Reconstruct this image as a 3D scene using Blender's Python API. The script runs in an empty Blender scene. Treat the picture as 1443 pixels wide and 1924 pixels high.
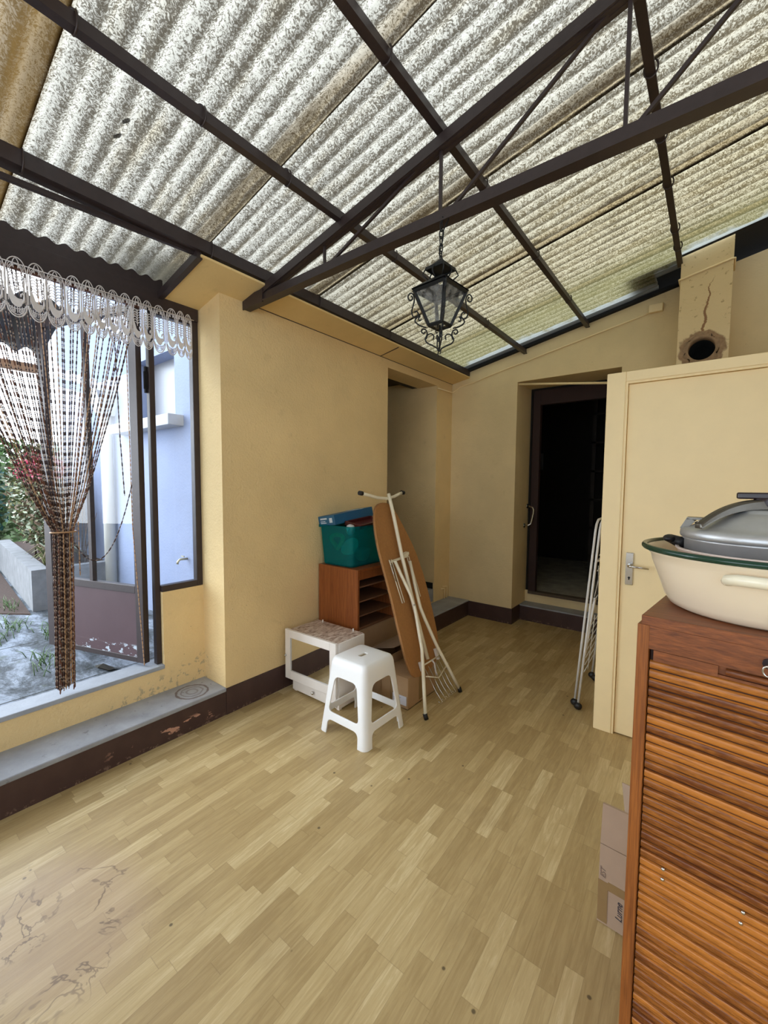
import bpy, bmesh, math, random
from mathutils import Vector, Matrix
import numpy as np
random.seed(7)
scene = bpy.context.scene
COL = scene.collection
PI = math.pi
sin, cos, rad = math.sin, math.cos, math.radians

# ------------------------------------------------------------------ mesh helper
class MB:
    def __init__(self):
        self.v = []; self.f = []; self.m = []; self.s = []
    def add(self, vs, fs, mi=0, smooth=False):
        o = len(self.v)
        self.v.extend([tuple(p) for p in vs])
        for f in fs:
            self.f.append([i + o for i in f]); self.m.append(mi); self.s.append(smooth)
        return self
    def box(self, a, b, mi=0, M=None):
        x0, y0, z0 = a; x1, y1, z1 = b
        x0, x1 = min(x0, x1), max(x0, x1); y0, y1 = min(y0, y1), max(y0, y1); z0, z1 = min(z0, z1), max(z0, z1)
        vs = [(x0,y0,z0),(x1,y0,z0),(x1,y1,z0),(x0,y1,z0),(x0,y0,z1),(x1,y0,z1),(x1,y1,z1),(x0,y1,z1)]
        if M is not None: vs = [M @ Vector(p) for p in vs]
        return self.add(vs, [(3,2,1,0),(4,5,6,7),(0,1,5,4),(1,2,6,5),(2,3,7,6),(3,0,4,7)], mi)
    def hexa(self, lo, hi, mi=0):
        # lo, hi: 4 points each, counter-clockwise seen from the hi side
        return self.add(list(lo)+list(hi), [(3,2,1,0),(4,5,6,7),(0,1,5,4),(1,2,6,5),(2,3,7,6),(3,0,4,7)], mi)
    def prism(self, pts, off, mi=0, smooth=False):
        n = len(pts); off = Vector(off)
        a = [Vector(p) for p in pts]; b = [p + off for p in a]
        nrm = Vector((0,0,0))
        for i in range(n):
            nrm += a[i].cross(a[(i+1) % n])
        fl = nrm.dot(off) > 0
        fs = []
        lo = list(range(n)); hi = list(range(n, 2*n))
        if fl: fs += [lo[::-1], hi]
        else: fs += [lo, hi[::-1]]
        for i in range(n):
            j = (i+1) % n
            fs.append((i, j, j+n, i+n) if fl else (j, i, i+n, j+n))
        o = len(self.v)
        self.v.extend([tuple(p) for p in a+b])
        for k, f in enumerate(fs):
            self.f.append([i+o for i in f]); self.m.append(mi); self.s.append(smooth and k > 1)
        return self
    def tube(self, pts, r, n=8, mi=0, closed=False, caps=True, smooth=True, flat=1.0):
        pts = [Vector(p) for p in pts]; k = len(pts)
        rs = r if isinstance(r, (list, tuple)) else [r]*k
        mis = mi if isinstance(mi, (list, tuple)) else None
        T = []
        for i in range(k):
            if closed: t = pts[(i+1) % k] - pts[i-1]
            else: t = pts[min(i+1, k-1)] - pts[max(i-1, 0)]
            if t.length < 1e-9: t = Vector((0,0,1))
            T.append(t.normalized())
        ref = Vector((0,0,1)) if abs(T[0].z) < .9 else Vector((1,0,0))
        nv = (ref - T[0]*ref.dot(T[0])).normalized()
        rings = []
        for i in range(k):
            nv = nv - T[i]*nv.dot(T[i])
            if nv.length < 1e-6:
                nv = T[i].orthogonal()
            nv.normalize(); bv = T[i].cross(nv)
            rings.append([pts[i] + (nv*cos(2*PI*j/n)*flat + bv*sin(2*PI*j/n))*rs[i] for j in range(n)])
        o = len(self.v)
        for rg in rings: self.v.extend([tuple(p) for p in rg])
        for i in range(k if closed else k-1):
            i2 = (i+1) % k
            for j in range(n):
                j2 = (j+1) % n
                self.f.append([o+i*n+j, o+i*n+j2, o+i2*n+j2, o+i2*n+j]); self.m.append(mis[i] if mis else mi); self.s.append(smooth)
        if caps and not closed:
            self.f.append([o+j for j in range(n)][::-1]); self.m.append(mis[0] if mis else mi); self.s.append(False)
            self.f.append([o+(k-1)*n+j for j in range(n)]); self.m.append(mis[-1] if mis else mi); self.s.append(False)
        return self
    def bar(self, a, b, w, h, up=(0,0,1), mi=0):
        a = Vector(a); b = Vector(b); t = (b-a).normalized(); up = Vector(up)
        sd = t.cross(up).normalized(); u = sd.cross(t).normalized()
        q = lambda p: [p - sd*w/2 - u*h/2, p + sd*w/2 - u*h/2, p + sd*w/2 + u*h/2, p - sd*w/2 + u*h/2]
        return self.add(q(a)+q(b), [(0,1,2,3),(7,6,5,4),(0,4,5,1),(1,5,6,2),(2,6,7,3),(3,7,4,0)], mi)
    def lathe(self, prof, c, n=48, mi=0, smooth=True, sx=1.0, sy=1.0, mis=None):
        cx, cy, cz = c; o = len(self.v); k = len(prof)
        for (r, z) in prof:
            for j in range(n):
                a = 2*PI*j/n
                self.v.append((cx + r*cos(a)*sx, cy + r*sin(a)*sy, cz + z))
        for i in range(k-1):
            for j in range(n):
                j2 = (j+1) % n
                self.f.append([o+i*n+j, o+i*n+j2, o+(i+1)*n+j2, o+(i+1)*n+j]); self.m.append(mis[i] if mis else mi); self.s.append(smooth)
        if prof[0][0] > 1e-6:
            self.f.append([o+j for j in range(n)][::-1]); self.m.append(mis[0] if mis else mi); self.s.append(False)
        if prof[-1][0] > 1e-6:
            self.f.append([o+(k-1)*n+j for j in range(n)]); self.m.append(mis[-1] if mis else mi); self.s.append(False)
        return self
    def ball(self, c, r, n=10, mi=0, sc=(1,1,1)):
        c = Vector(c); prof = [(r*sin(PI*i/n), -r*cos(PI*i/n)) for i in range(n+1)]
        prof = [(max(p[0], 1e-7), p[1]) for p in prof]
        o = len(self.v); k = len(prof); m = 2*n
        for (q, z) in prof:
            for j in range(m):
                a = 2*PI*j/m; self.v.append((c.x+q*cos(a)*sc[0], c.y+q*sin(a)*sc[1], c.z+z*sc[2]))
        for i in range(k-1):
            for j in range(m):
                j2 = (j+1) % m
                self.f.append([o+i*m+j, o+i*m+j2, o+(i+1)*m+j2, o+(i+1)*m+j]); self.m.append(mi); self.s.append(True)
        return self
    def build(self, name, mats, parent=None, bevel=0, xf=None):
        if not isinstance(mats, (list, tuple)): mats = [mats]
        vs = self.v
        if xf is not None: vs = [tuple(xf @ Vector(p)) for p in vs]
        if parent is not None: org = WORG[parent.name]
        else:
            a = np.array(vs); mn = a.min(0); mx = a.max(0)
            org = Vector(((mn[0]+mx[0])/2, (mn[1]+mx[1])/2, mn[2])) if not name.startswith(('wall_','floor','ceiling')) else Vector((0,0,0))
        me = bpy.data.meshes.new(name)
        me.from_pydata([(p[0]-org.x, p[1]-org.y, p[2]-org.z) for p in vs], [], self.f)
        for m in mats: me.materials.append(m)
        me.polygons.foreach_set('material_index', self.m)
        me.polygons.foreach_set('use_smooth', self.s)
        me.update()
        o = bpy.data.objects.new(name, me); COL.objects.link(o)
        if parent is not None: o.parent = parent
        else: o.location = org
        WORG[o.name] = org
        if bevel:
            b = o.modifiers.new('bevel', 'BEVEL'); b.width = bevel; b.segments = 2; b.limit_method = 'ANGLE'; b.angle_limit = rad(40)
        return o
WORG = {}
def boolcut(o, cut, op='DIFFERENCE'):
    b = o.modifiers.new('cut', 'BOOLEAN'); b.object = cut; b.operation = op; b.solver = 'EXACT'
    dg = bpy.context.evaluated_depsgraph_get(); dg.update()
    me = bpy.data.meshes.new_from_object(o.evaluated_get(dg))
    o.modifiers.clear(); o.data = me
    bpy.data.objects.remove(cut)
def tag(o, label, cat, group=None):
    o['label'] = label; o['category'] = cat
    if group: o['group'] = group
    return o
def thing(name, loc, label, cat, group=None):
    o = bpy.data.objects.new(name, None); COL.objects.link(o); o.location = loc; o.empty_display_size = .1
    WORG[o.name] = Vector(loc)
    return tag(o, label, cat, group)
def struct(o, label=None):
    o['kind'] = 'structure'
    if label: o['label'] = label
    return o

# ------------------------------------------------------------------ material helper
def lin(h):
    h = h.lstrip('#'); c = [int(h[i:i+2], 16)/255 for i in (0,2,4)]
    return tuple([x/12.92 if x <= .04045 else ((x+.055)/1.055)**2.4 for x in c] + [1])
class NT:
    def __init__(self, name):
        self.mat = bpy.data.materials.new(name); self.mat.use_nodes = True
        self.t = self.mat.node_tree; self.t.nodes.clear()
        self.out = self.t.nodes.new('ShaderNodeOutputMaterial')
        self._c = None
    def n(self, ty, **kw):
        d = self.t.nodes.new(ty)
        for k, v in kw.items(): setattr(d, k, v)
        return d
    def link(self, a, b): self.t.links.new(a, b)
    def put(self, sock, val):
        if isinstance(val, bpy.types.NodeSocket): self.link(val, sock)
        elif val is not None: sock.default_value = val
    def co(self):
        if self._c is None: self._c = self.n('ShaderNodeTexCoord').outputs['Object']
        return self._c
    def geo(self): return self.n('ShaderNodeNewGeometry').outputs['Position']
    def map(self, v, sc=(1,1,1), rot=(0,0,0), loc=(0,0,0)):
        m = self.n('ShaderNodeMapping'); self.put(m.inputs['Vector'], v)
        m.inputs['Scale'].default_value = sc; m.inputs['Rotation'].default_value = rot; m.inputs['Location'].default_value = loc
        return m.outputs[0]
    def xyz(self, v):
        s = self.n('ShaderNodeSeparateXYZ'); self.put(s.inputs[0], v); return s.outputs[0], s.outputs[1], s.outputs[2]
    def comb(self, x, y, z):
        s = self.n('ShaderNodeCombineXYZ')
        for i, q in enumerate((x, y, z)): self.put(s.inputs[i], q)
        return s.outputs[0]
    def m(self, op, a, b=None, c=None):
        d = self.n('ShaderNodeMath', operation=op)
        for i, q in enumerate((a, b, c)):
            if q is not None: self.put(d.inputs[i], q)
        return d.outputs[0]
    def noise(self, v, scale, detail=2, rough=.5, dist=0):
        d = self.n('ShaderNodeTexNoise'); self.put(d.inputs['Vector'], v)
        d.inputs['Scale'].default_value = scale; d.inputs['Detail'].default_value = detail
        d.inputs['Roughness'].default_value = rough; d.inputs['Distortion'].default_value = dist
        return d.outputs['Fac']
    def vor(self, v, scale, out='Distance', **kw):
        d = self.n('ShaderNodeTexVoronoi', **kw); self.put(d.inputs['Vector'], v); d.inputs['Scale'].default_value = scale
        return d.outputs[out]
    def white(self, v):
        d = self.n('ShaderNodeTexWhiteNoise', noise_dimensions='3D'); self.put(d.inputs['Vector'], v); return d.outputs['Value']
    def step(self, x, lo, hi, a=0., b=1.):
        d = self.n('ShaderNodeMapRange', interpolation_type='SMOOTHSTEP'); self.put(d.inputs['Value'], x)
        d.inputs['From Min'].default_value = lo; d.inputs['From Max'].default_value = hi
        d.inputs['To Min'].default_value = a; d.inputs['To Max'].default_value = b
        return d.outputs[0]
    def ramp(self, x, stops):
        d = self.n('ShaderNodeValToRGB'); self.put(d.inputs[0], x); e = d.color_ramp.elements
        while len(e) < len(stops): e.new(.5)
        for i, (p, c) in enumerate(stops):
            e[i].position = p; e[i].color = c
        return d.outputs[0]
    def mix(self, f, a, b, mode='MIX'):
        d = self.n('ShaderNodeMix', data_type='RGBA', blend_type=mode); d.clamp_factor = True
        self.put(d.inputs[0], f); self.put(d.inputs[6], a); self.put(d.inputs[7], b); return d.outputs[2]
    def bump(self, h, s=.3, dist=.005):
        d = self.n('ShaderNodeBump'); self.put(d.inputs['Height'], h); d.inputs['Strength'].default_value = s; d.inputs['Distance'].default_value = dist
        return d.outputs[0]
    def bsdf(self, col, rough=.6, metal=0., nrm=None, spec=.5, coat=0):
        d = self.n('ShaderNodeBsdfPrincipled'); self.put(d.inputs['Base Color'], col); self.put(d.inputs['Roughness'], rough)
        d.inputs['Metallic'].default_value = metal; d.inputs['Specular IOR Level'].default_value = spec
        if coat: d.inputs['Coat Weight'].default_value = coat; d.inputs['Coat Roughness'].default_value = .15
        if nrm is not None: self.link(nrm, d.inputs['Normal'])
        return d.outputs[0]
    def done(self, sh):
        self.link(sh, self.out.inputs['Surface']); return self.mat

def simple(name, hexc, rough=.6, metal=0., var=.12, scale=14, bump=0., bscale=80, spec=.5):
    t = NT(name); c = lin(hexc); co = t.co()
    d = tuple([x*(1-var*1.6) for x in c[:3]]+[1]); l = tuple([min(1, x*(1+var)) for x in c[:3]]+[1])
    col = t.mix(t.noise(co, scale, 4, .6), d, l)
    nr = t.bump(t.noise(co, bscale, 3), bump, .004) if bump else None
    return t.done(t.bsdf(col, rough, metal, nr, spec))

def wall_mat(name, hexc, bump=.6, dirt=.5, bs=70, stain='6b5432', peel=False):
    t = NT(name); co = t.geo(); c = lin(hexc)
    big = t.noise(co, 1.3, 4, .6)
    col = t.mix(t.step(big, .3, .72), tuple(x*.9 for x in c[:3])+(1,), tuple(min(1, x*1.05) for x in c[:3])+(1,))
    mid = t.noise(co, 9, 5, .65)
    col = t.mix(t.m('MULTIPLY', t.step(mid, .58, .75), .22*dirt), col, lin(stain))
    sp = t.vor(co, 16)
    spm = t.m('MULTIPLY', t.step(sp, .035, .075, 1, 0), t.step(t.noise(co, 3, 2), .5, .62))
    col = t.mix(t.m('MULTIPLY', spm, .7*dirt), col, lin('4a3a25'))
    if peel:
        x, y, z = t.xyz(co)
        zn = t.m('MULTIPLY', t.step(t.m('ADD', z, t.m('MULTIPLY', y, -.25)), .02, -.03), t.m('MULTIPLY', t.step(x, -2.5, -2.56), t.step(y, 1.5, 1.45)))
        col = t.mix(t.m('MULTIPLY', t.m('MULTIPLY', zn, t.step(t.noise(co, 26, 4, .65), .54, .62)), .55), col, lin('8d8678'))
    h = t.m('ADD', t.noise(co, bs, 3, .6), t.m('MULTIPLY', t.noise(co, 22, 2), .6))
    return t.done(t.bsdf(col, .75, 0, t.bump(h, bump, .007), .3))

def wood_mat(name, dark, light, axis='z', rough=.45, scale=1., slat=0):
    t = NT(name); co = t.co()
    sc = {'x': (3, 95, 95), 'y': (95, 3, 95), 'z': (95, 95, 3)}[axis]
    sc = tuple(s*scale for s in sc)
    v = t.map(co, sc)
    g = t.noise(v, 1.6, 6, .65, .5)
    g2 = t.noise(v, 6, 3, .6)
    f = t.m('ADD', t.m('MULTIPLY', g, .62), t.m('MULTIPLY', g2, .42))
    if slat:
        x, y, z = t.xyz(co)
        k = t.m('FLOOR', t.m('DIVIDE', z, slat))
        w = t.white(t.comb(k, 3.1, 7.7))
        f = t.m('ADD', f, t.m('MULTIPLY', t.m('SUBTRACT', w, .5), .34))
    col = t.ramp(f, [(.33, lin(dark)), (.68, lin(light))])
    return t.done(t.bsdf(col, rough, 0, t.bump(g2, .12, .002), .4))

def glass_mat(name, tint=(.97,.985,1,1), rough=.0, base=.05, haze=0.0):
    t = NT(name)
    tr = t.n('ShaderNodeBsdfTransparent'); tr.inputs[0].default_value = tint
    gl = t.n('ShaderNodeBsdfGlossy'); gl.inputs['Roughness'].default_value = rough
    lw = t.n('ShaderNodeLayerWeight'); lw.inputs[0].default_value = .5
    fr = t.m('ADD', .035, t.m('MULTIPLY', t.m('POWER', lw.outputs['Facing'], 5.), .9))
    mx = t.n('ShaderNodeMixShader'); t.link(fr, mx.inputs[0]); t.link(tr.outputs[0], mx.inputs[1]); t.link(gl.outputs[0], mx.inputs[2])
    sh = mx.outputs[0]
    if haze:
        df = t.n('ShaderNodeBsdfDiffuse'); df.inputs[0].default_value = (.8,.82,.8,1)
        mm = t.n('ShaderNodeMixShader'); t.put(mm.inputs[0], t.m('MULTIPLY', t.step(t.noise(t.co(), 30, 5, .7), .35, .65), haze))
        t.link(sh, mm.inputs[1]); t.link(df.outputs[0], mm.inputs[2]); sh = mm.outputs[0]
    return t.done(sh)

M_WALL = wall_mat('ochre_render', 'e5ca96', peel=True)
M_WALLB = wall_mat('cream_plaster', 'e0cb9d', .22, .35, 60)
M_SOFF = wall_mat('soffit_paint', 'e2c68c', .15, .5, 50)
M_BROWN = simple('brown_paint', '43302c', .5, 0, .2, 20, .15)
M_STEEL = simple('brown_steel_paint', '342929', .45, 0, .25, 30, .1)
M_BLACK = simple('black_bitumen', '0d0c0b', .9, 0, .3, 15, .3)
M_DOOR = simple('cream_door_paint', 'f2dcab', .5, 0, .05, 6, .06, 30)
M_DARK = simple('dark_room_shade', '211b17', .9, 0, .3, 8)  # near-black colour puts the unlit room's shade into its walls and shelves
M_DARKB = simple('dark_brown_varnish', '2b130d', .75, 0, .3, 10)
M_WHITEP = simple('white_plastic', 'eef0f2', .38, 0, .02, 5, 0)
M_WHITEW = simple('white_paint', 'e9e4df', .45, 0, .05, 8, .05)
M_CREAMT = simple('cream_enamelled_tube', 'e6dfc8', .3, 0, .06, 30)
M_RUB = simple('black_rubber', '121113', .5, 0, .2, 30)
M_CHROME = simple('chrome', 'c9c7c3', .2, 1., .08, 30)
M_IRON = simple('black_wrought_iron', '141719', .5, .3, .3, 40, .1)
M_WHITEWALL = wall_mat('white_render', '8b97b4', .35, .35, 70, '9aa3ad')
M_CARD = simple('cardboard', 'a98a67', .8, 0, .08, 18, .08, 120)
M_CARDP = simple('pale_cardboard', 'a8917c', .8, 0, .06, 18, .05, 120)
M_TAPE = simple('parcel_tape', '8f7550', .25, 0, .06, 18)
M_LABEL = simple('white_label', 'd9dff0', .6, 0, .03, 40)
M_INK = simple('blue_black_ink', '2a2c3c', .7, 0, .1, 40)
M_SOIL = simple('leaf_litter', '4a3a33', .95, 0, .5, 60, .8, 60)
M_TEAK = wood_mat('teak_vertical', '5a2c10', 'a05f28', 'z', .45, .7)
M_TEAKX = wood_mat('teak_horizontal', '4f2712', '925429', 'x', .4, .7)
M_SLAT = wood_mat('teak_slats', '64320e', 'b5712d', 'x', .36, .8, .0195)
M_SHELFW = wood_mat('mahogany_veneer', '673218', 'a25f30', 'z', .4, .6)
M_SHELFI = wood_mat('plain_inner_veneer', '5a3a26', '8a6246', 'y', .5, .6)
M_CORK = simple('cork_hardboard', 'a3723f', .7, 0, .16, 60, .12, 200)
M_GLASS = glass_mat('window_glass')
M_LGLASS = glass_mat('dusty_lantern_glass', (.86,.88,.86,1), .2, .05, .22)
M_GREENRIM = simple('dark_green_enamel', '173a2c', .22, 0, .1, 30)
M_ENAMEL = simple('cream_enamel', 'ead9bd', .2, 0, .03, 5)
M_HANDLEC = simple('ivory_enamel', 'f0e8cf', .2, 0, .05, 30)
M_ALU = simple('worn_aluminium', 'c6c8ca', .42, .75, .18, 14, .05, 60)
M_ALUD = simple('dull_cast_aluminium', '6d6962', .38, 1., .2, 20, .1, 60)
M_PINKW = simple('pinkish_white_plastic', 'f0dfd8', .3, 0, .02, 10)
M_BAKE = simple('brown_bakelite', '23161a', .3, 0, .1, 30)

def mirror_mat():
    t = NT('mirror_glass')
    g = t.n('ShaderNodeBsdfGlossy'); g.inputs['Roughness'].default_value = .01; g.inputs[0].default_value = (.86,.87,.86,1)
    return t.done(g.outputs[0])
M_MIRROR = mirror_mat()

def step_mat():
    t = NT('grey_painted_concrete'); co = t.geo()
    big = t.noise(co, 4, 5, .65)
    col = t.ramp(big, [(.3, lin('85888e')), (.7, lin('a5a9b0'))])
    x, y, z = t.xyz(co)
    # round rust ring left by a pot near the end of the step
    dx = t.m('SUBTRACT', x, -2.455); dy = t.m('SUBTRACT', y, 1.245)
    r = t.m('SQRT', t.m('ADD', t.m('MULTIPLY', dx, dx), t.m('MULTIPLY', dy, dy)))
    r = t.m('ADD', r, t.m('MULTIPLY', t.noise(co, 30, 3), .018))
    for rr, w, s in ((.098, .009, .8), (.07, .006, .5), (.04, .008, .45)):
        k = t.step(t.m('ABSOLUTE', t.m('SUBTRACT', r, rr)), w*.4, w, 1, 0)
        col = t.mix(t.m('MULTIPLY', k, s), col, lin('5b4a44'))
    col = t.mix(t.m('MULTIPLY', t.step(t.noise(co, 25, 5, .7), .62, .7), .5), col, lin('4d4b47'))
    return t.done(t.bsdf(col, .55, 0, t.bump(t.noise(co, 40, 4), .25, .004), .4))
M_STEP = step_mat()

def riser_mat():
    t = NT('brown_paint_flaking'); co = t.geo()
    col = t.mix(t.noise(co, 12, 4), lin('382624'), lin('4d3833'))
    x, y, z = t.xyz(co)
    p = t.noise(t.map(co, (1, .8, 1.7)), 11, 5, .62, .3)
    low = t.m('MULTIPLY', t.step(z, .02, .045), t.step(z, .10, .075))
    zone = t.m('MULTIPLY', t.step(y, .7, .85), t.step(y, 1.5, 1.38))
    k = t.m('MULTIPLY', t.step(p, .585, .60), t.m('MULTIPLY', low, zone))
    col = t.mix(k, col, lin('b98d78'))
    k2 = t.m('MULTIPLY', t.step(t.noise(co, 45, 4, .7), .56, .6), t.step(z, .03, .01))
    col = t.mix(t.m('MULTIPLY', k2, .6), col, lin('8d7565'))
    return t.done(t.bsdf(col, .5, 0, t.bump(t.noise(co, 50, 3), .15, .003), .4))
M_RISER = riser_mat()

def floor_mat():
    t = NT('wood_strip_lino'); co = t.geo()
    v = t.map(co, (1,1,1), (0,0,rad(-.8)))
    x, y, z = t.xyz(v)
    row = t.m('FLOOR', t.m('DIVIDE', x, .0535))
    off = t.m('MULTIPLY', t.white(t.comb(row, 1.3, 0.)), .302)
    yy = t.m('DIVIDE', t.m('ADD', y, off), .302)
    colI = t.m('FLOOR', yy)
    w = t.white(t.comb(row, colI, 2.))
    g = t.noise(t.comb(t.m('ADD', t.m('MULTIPLY', x, 42), t.m('MULTIPLY', w, 60)), t.m('MULTIPLY', y, 3.4), w), 1.6, 6, .68, .8)
    f = t.m('ADD', t.m('MULTIPLY', t.m('POWER', w, 1.5), .58), t.m('MULTIPLY', t.step(g, .28, .74), .42))
    col = t.ramp(f, [(.10, lin('a38b5f')), (.45, lin('b49d6f')), (.72, lin('c2ac7e')), (.95, lin('d6c498'))])
    ex = t.m('FRACT', t.m('DIVIDE', x, .0535)); ey = t.m('FRACT', yy)
    e1 = t.step(t.m('ABSOLUTE', t.m('SUBTRACT', ex, .5)), .475, .5); e2 = t.step(t.m('ABSOLUTE', t.m('SUBTRACT', ey, .5)), .494, .5)
    e = t.m('MAXIMUM', e1, e2)
    col = t.mix(t.m('MULTIPLY', e, .35), col, lin('6e5635'))
    streak = t.step(t.noise(t.comb(t.m('MULTIPLY', x, 90), t.m('MULTIPLY', y, 5), w), 1.5, 4, .7), .58, .75)
    col = t.mix(t.m('MULTIPLY', streak, .28), col, lin('7d6240'))
    # black grit and footprints
    sp = t.vor(co, 7.5)
    col = t.mix(t.m('MULTIPLY', t.step(sp, .03, .06, 1, 0), .75), col, lin('33291f'))
    # torn and stained patch at the near left corner
    px = t.m('SUBTRACT', x, -1.62); py = t.m('SUBTRACT', y, .40)
    rr = t.m('SQRT', t.m('ADD', t.m('MULTIPLY', t.m('MULTIPLY', px, px), 1.2), t.m('MULTIPLY', t.m('MULTIPLY', py, py), 2.2)))
    zone = t.step(rr, .46, .2)
    nz = t.noise(co, 3.6, 5, .6, .5)
    tear = t.m('MULTIPLY', t.step(t.m('ABSOLUTE', t.m('SUBTRACT', nz, .52)), .003, .013, 1, 0), t.step(t.noise(co, 6, 2), .42, .56))
    col = t.mix(t.m('MULTIPLY', zone, .38), col, lin('b99f8b'))
    col = t.mix(t.m('MULTIPLY', t.m('MULTIPLY', tear, zone), .7), col, lin('5e4a3b'))
    patch = t.m('MULTIPLY', t.step(t.noise(co, 2.2, 4, .6), .55, .68), .16)
    col = t.mix(patch, col, lin('7c6445'))
    h = t.m('ADD', t.m('MULTIPLY', nz, t.m('MULTIPLY', zone, 2.5)), t.m('MULTIPLY', g, .25))
    rough = t.m('ADD', .3, t.m('MULTIPLY', t.noise(co, 6, 4), .22))
    return t.done(t.bsdf(col, rough, 0, t.bump(h, .2, .006), .45))
M_FLOOR = floor_mat()

LAP0, LAPP, CP = .47, .782, .0762
def roof_mat(name='fibre_roof_sheet', awn=False):
    t = NT(name); co = t.geo(); x, y, z = t.xyz(co)
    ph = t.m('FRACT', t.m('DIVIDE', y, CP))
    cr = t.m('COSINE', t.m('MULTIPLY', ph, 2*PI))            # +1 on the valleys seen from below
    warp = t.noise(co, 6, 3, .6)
    streak = t.noise(t.map(co, (1.4, 9, 1)), 1.2, 5, .65)
    lp = t.m('FRACT', t.m('DIVIDE', t.m('SUBTRACT', y, LAP0), LAPP))
    lap = t.step(t.m('ADD', lp, t.m('MULTIPLY', t.m('SUBTRACT', streak, .5), .12)), .80, .95)
    # chopped-strand fibre mottle
    fib = t.noise(co, 74, 3, .62, 2.)
    dens = t.m('ADD', t.m('MULTIPLY', cr, .05), t.m('MULTIPLY', t.m('SUBTRACT', streak, .5), .24))
    spk = t.step(t.m('ADD', fib, dens), .40, .58)
    clean = t.mix(t.step(y, 1.3, 3.2), lin('f6f2e6'), lin('f2e6c4'))
    clean = t.mix(t.m('MULTIPLY', t.step(streak, .5, .75), .45), clean, lin('dcc48e'))
    dirt = t.mix(t.step(y, 1.2, 3.), lin('5c5140'), lin('77653f'))
    col = t.mix(t.m('MULTIPLY', spk, .86), clean, dirt)
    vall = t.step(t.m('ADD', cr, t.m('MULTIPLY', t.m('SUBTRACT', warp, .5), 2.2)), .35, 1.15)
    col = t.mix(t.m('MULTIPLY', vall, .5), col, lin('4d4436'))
    lapc = t.mix(streak, lin('8a6a36'), lin('e2c68a'))
    lapc = t.mix(t.m('MULTIPLY', spk, .75), lapc, lin('5d4a2c'))
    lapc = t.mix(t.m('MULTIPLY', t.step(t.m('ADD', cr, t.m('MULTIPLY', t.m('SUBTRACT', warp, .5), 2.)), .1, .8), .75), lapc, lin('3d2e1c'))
    col = t.mix(t.m('MULTIPLY', lap, .62), col, lapc)
    core = t.m('MULTIPLY', t.step(t.m('ABSOLUTE', t.m('SUBTRACT', t.m('ADD', lp, t.m('MULTIPLY', t.m('SUBTRACT', warp, .5), .05)), .905)), .012, .034, 1, 0), t.step(streak, .36, .52))
    col = t.mix(t.m('MULTIPLY', core, .6), col, lin('3b2b18'))
    for (kx_, ky_) in ((-1.792, .707), (-1.868, .704), (-1.6, 1.36)):
        ddx = t.m('SUBTRACT', x, kx_); ddy = t.m('SUBTRACT', y, ky_)
        dd = t.m('ADD', t.m('MULTIPLY', ddx, ddx), t.m('MULTIPLY', ddy, ddy))
        col = t.mix(t.m('MULTIPLY', t.step(dd, .00028, .00012), .92), col, lin('1c1712'))
    lineE = t.m('MULTIPLY', t.step(lp, .975, .99), t.step(warp, .25, .5))
    col = t.mix(t.m('MULTIPLY', lineE, .85), col, lin('241a12'))
    # old brown sheet at the near left end, grime by the eaves beam
    old = t.m('MULTIPLY', t.step(y, .50, .44), .65)
    col = t.mix(old, col, t.mix(streak, lin('574022'), lin('b99352')))
    eave = t.m('MULTIPLY', t.step(x, -2.25, -2.5), t.m('MULTIPLY', t.step(y, .72, 1.1), .85))
    col = t.mix(eave, col, t.mix(streak, lin('33302b'), lin('86806f')))
    # algae and white crumbling edge next to the back wall
    alg = t.m('MULTIPLY', t.step(y, 3.2, 3.75), .5)
    col = t.mix(alg, col, t.mix(streak, lin('74743a'), lin('c0bd86')))
    edge = t.step(t.m('ADD', y, t.m('MULTIPLY', t.m('SUBTRACT', warp, .5), .35)), 4.03, 4.12)
    yw = t.m('ADD', y, t.m('MULTIPLY', t.m('SUBTRACT', warp, .5), .16))
    edge2 = t.m('MULTIPLY', t.step(x, -.27, -.24), t.step(yw, 3.69, 3.75))
    edge3 = t.m('MULTIPLY', t.m('MULTIPLY', t.step(x, -.44, -.41), t.step(x, -.24, -.27)), t.step(yw, 3.86, 3.93))
    edge = t.m('MAXIMUM', edge, t.m('MAXIMUM', edge2, edge3))
    col = t.mix(t.m('MULTIPLY', edge, .8), col, lin('dfe6e6'))
    if awn: col = t.mix(.9, col, lin('2a2a2c'))
    df = t.n('ShaderNodeBsdfDiffuse'); t.put(df.inputs[0], col)
    tr = t.n('ShaderNodeBsdfTranslucent'); t.put(tr.inputs[0], t.mix(1., col, (.37, .365, .35, 1), 'MULTIPLY'))
    mx = t.n('ShaderNodeMixShader'); mx.inputs[0].default_value = .15 if awn else .78
    nb = t.bump(fib, .35, .003)
    t.link(nb, df.inputs['Normal'])
    t.link(df.outputs[0], mx.inputs[1]); t.link(tr.outputs[0], mx.inputs[2])
    return t.done(mx.outputs[0])
M_ROOF = roof_mat()

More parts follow.
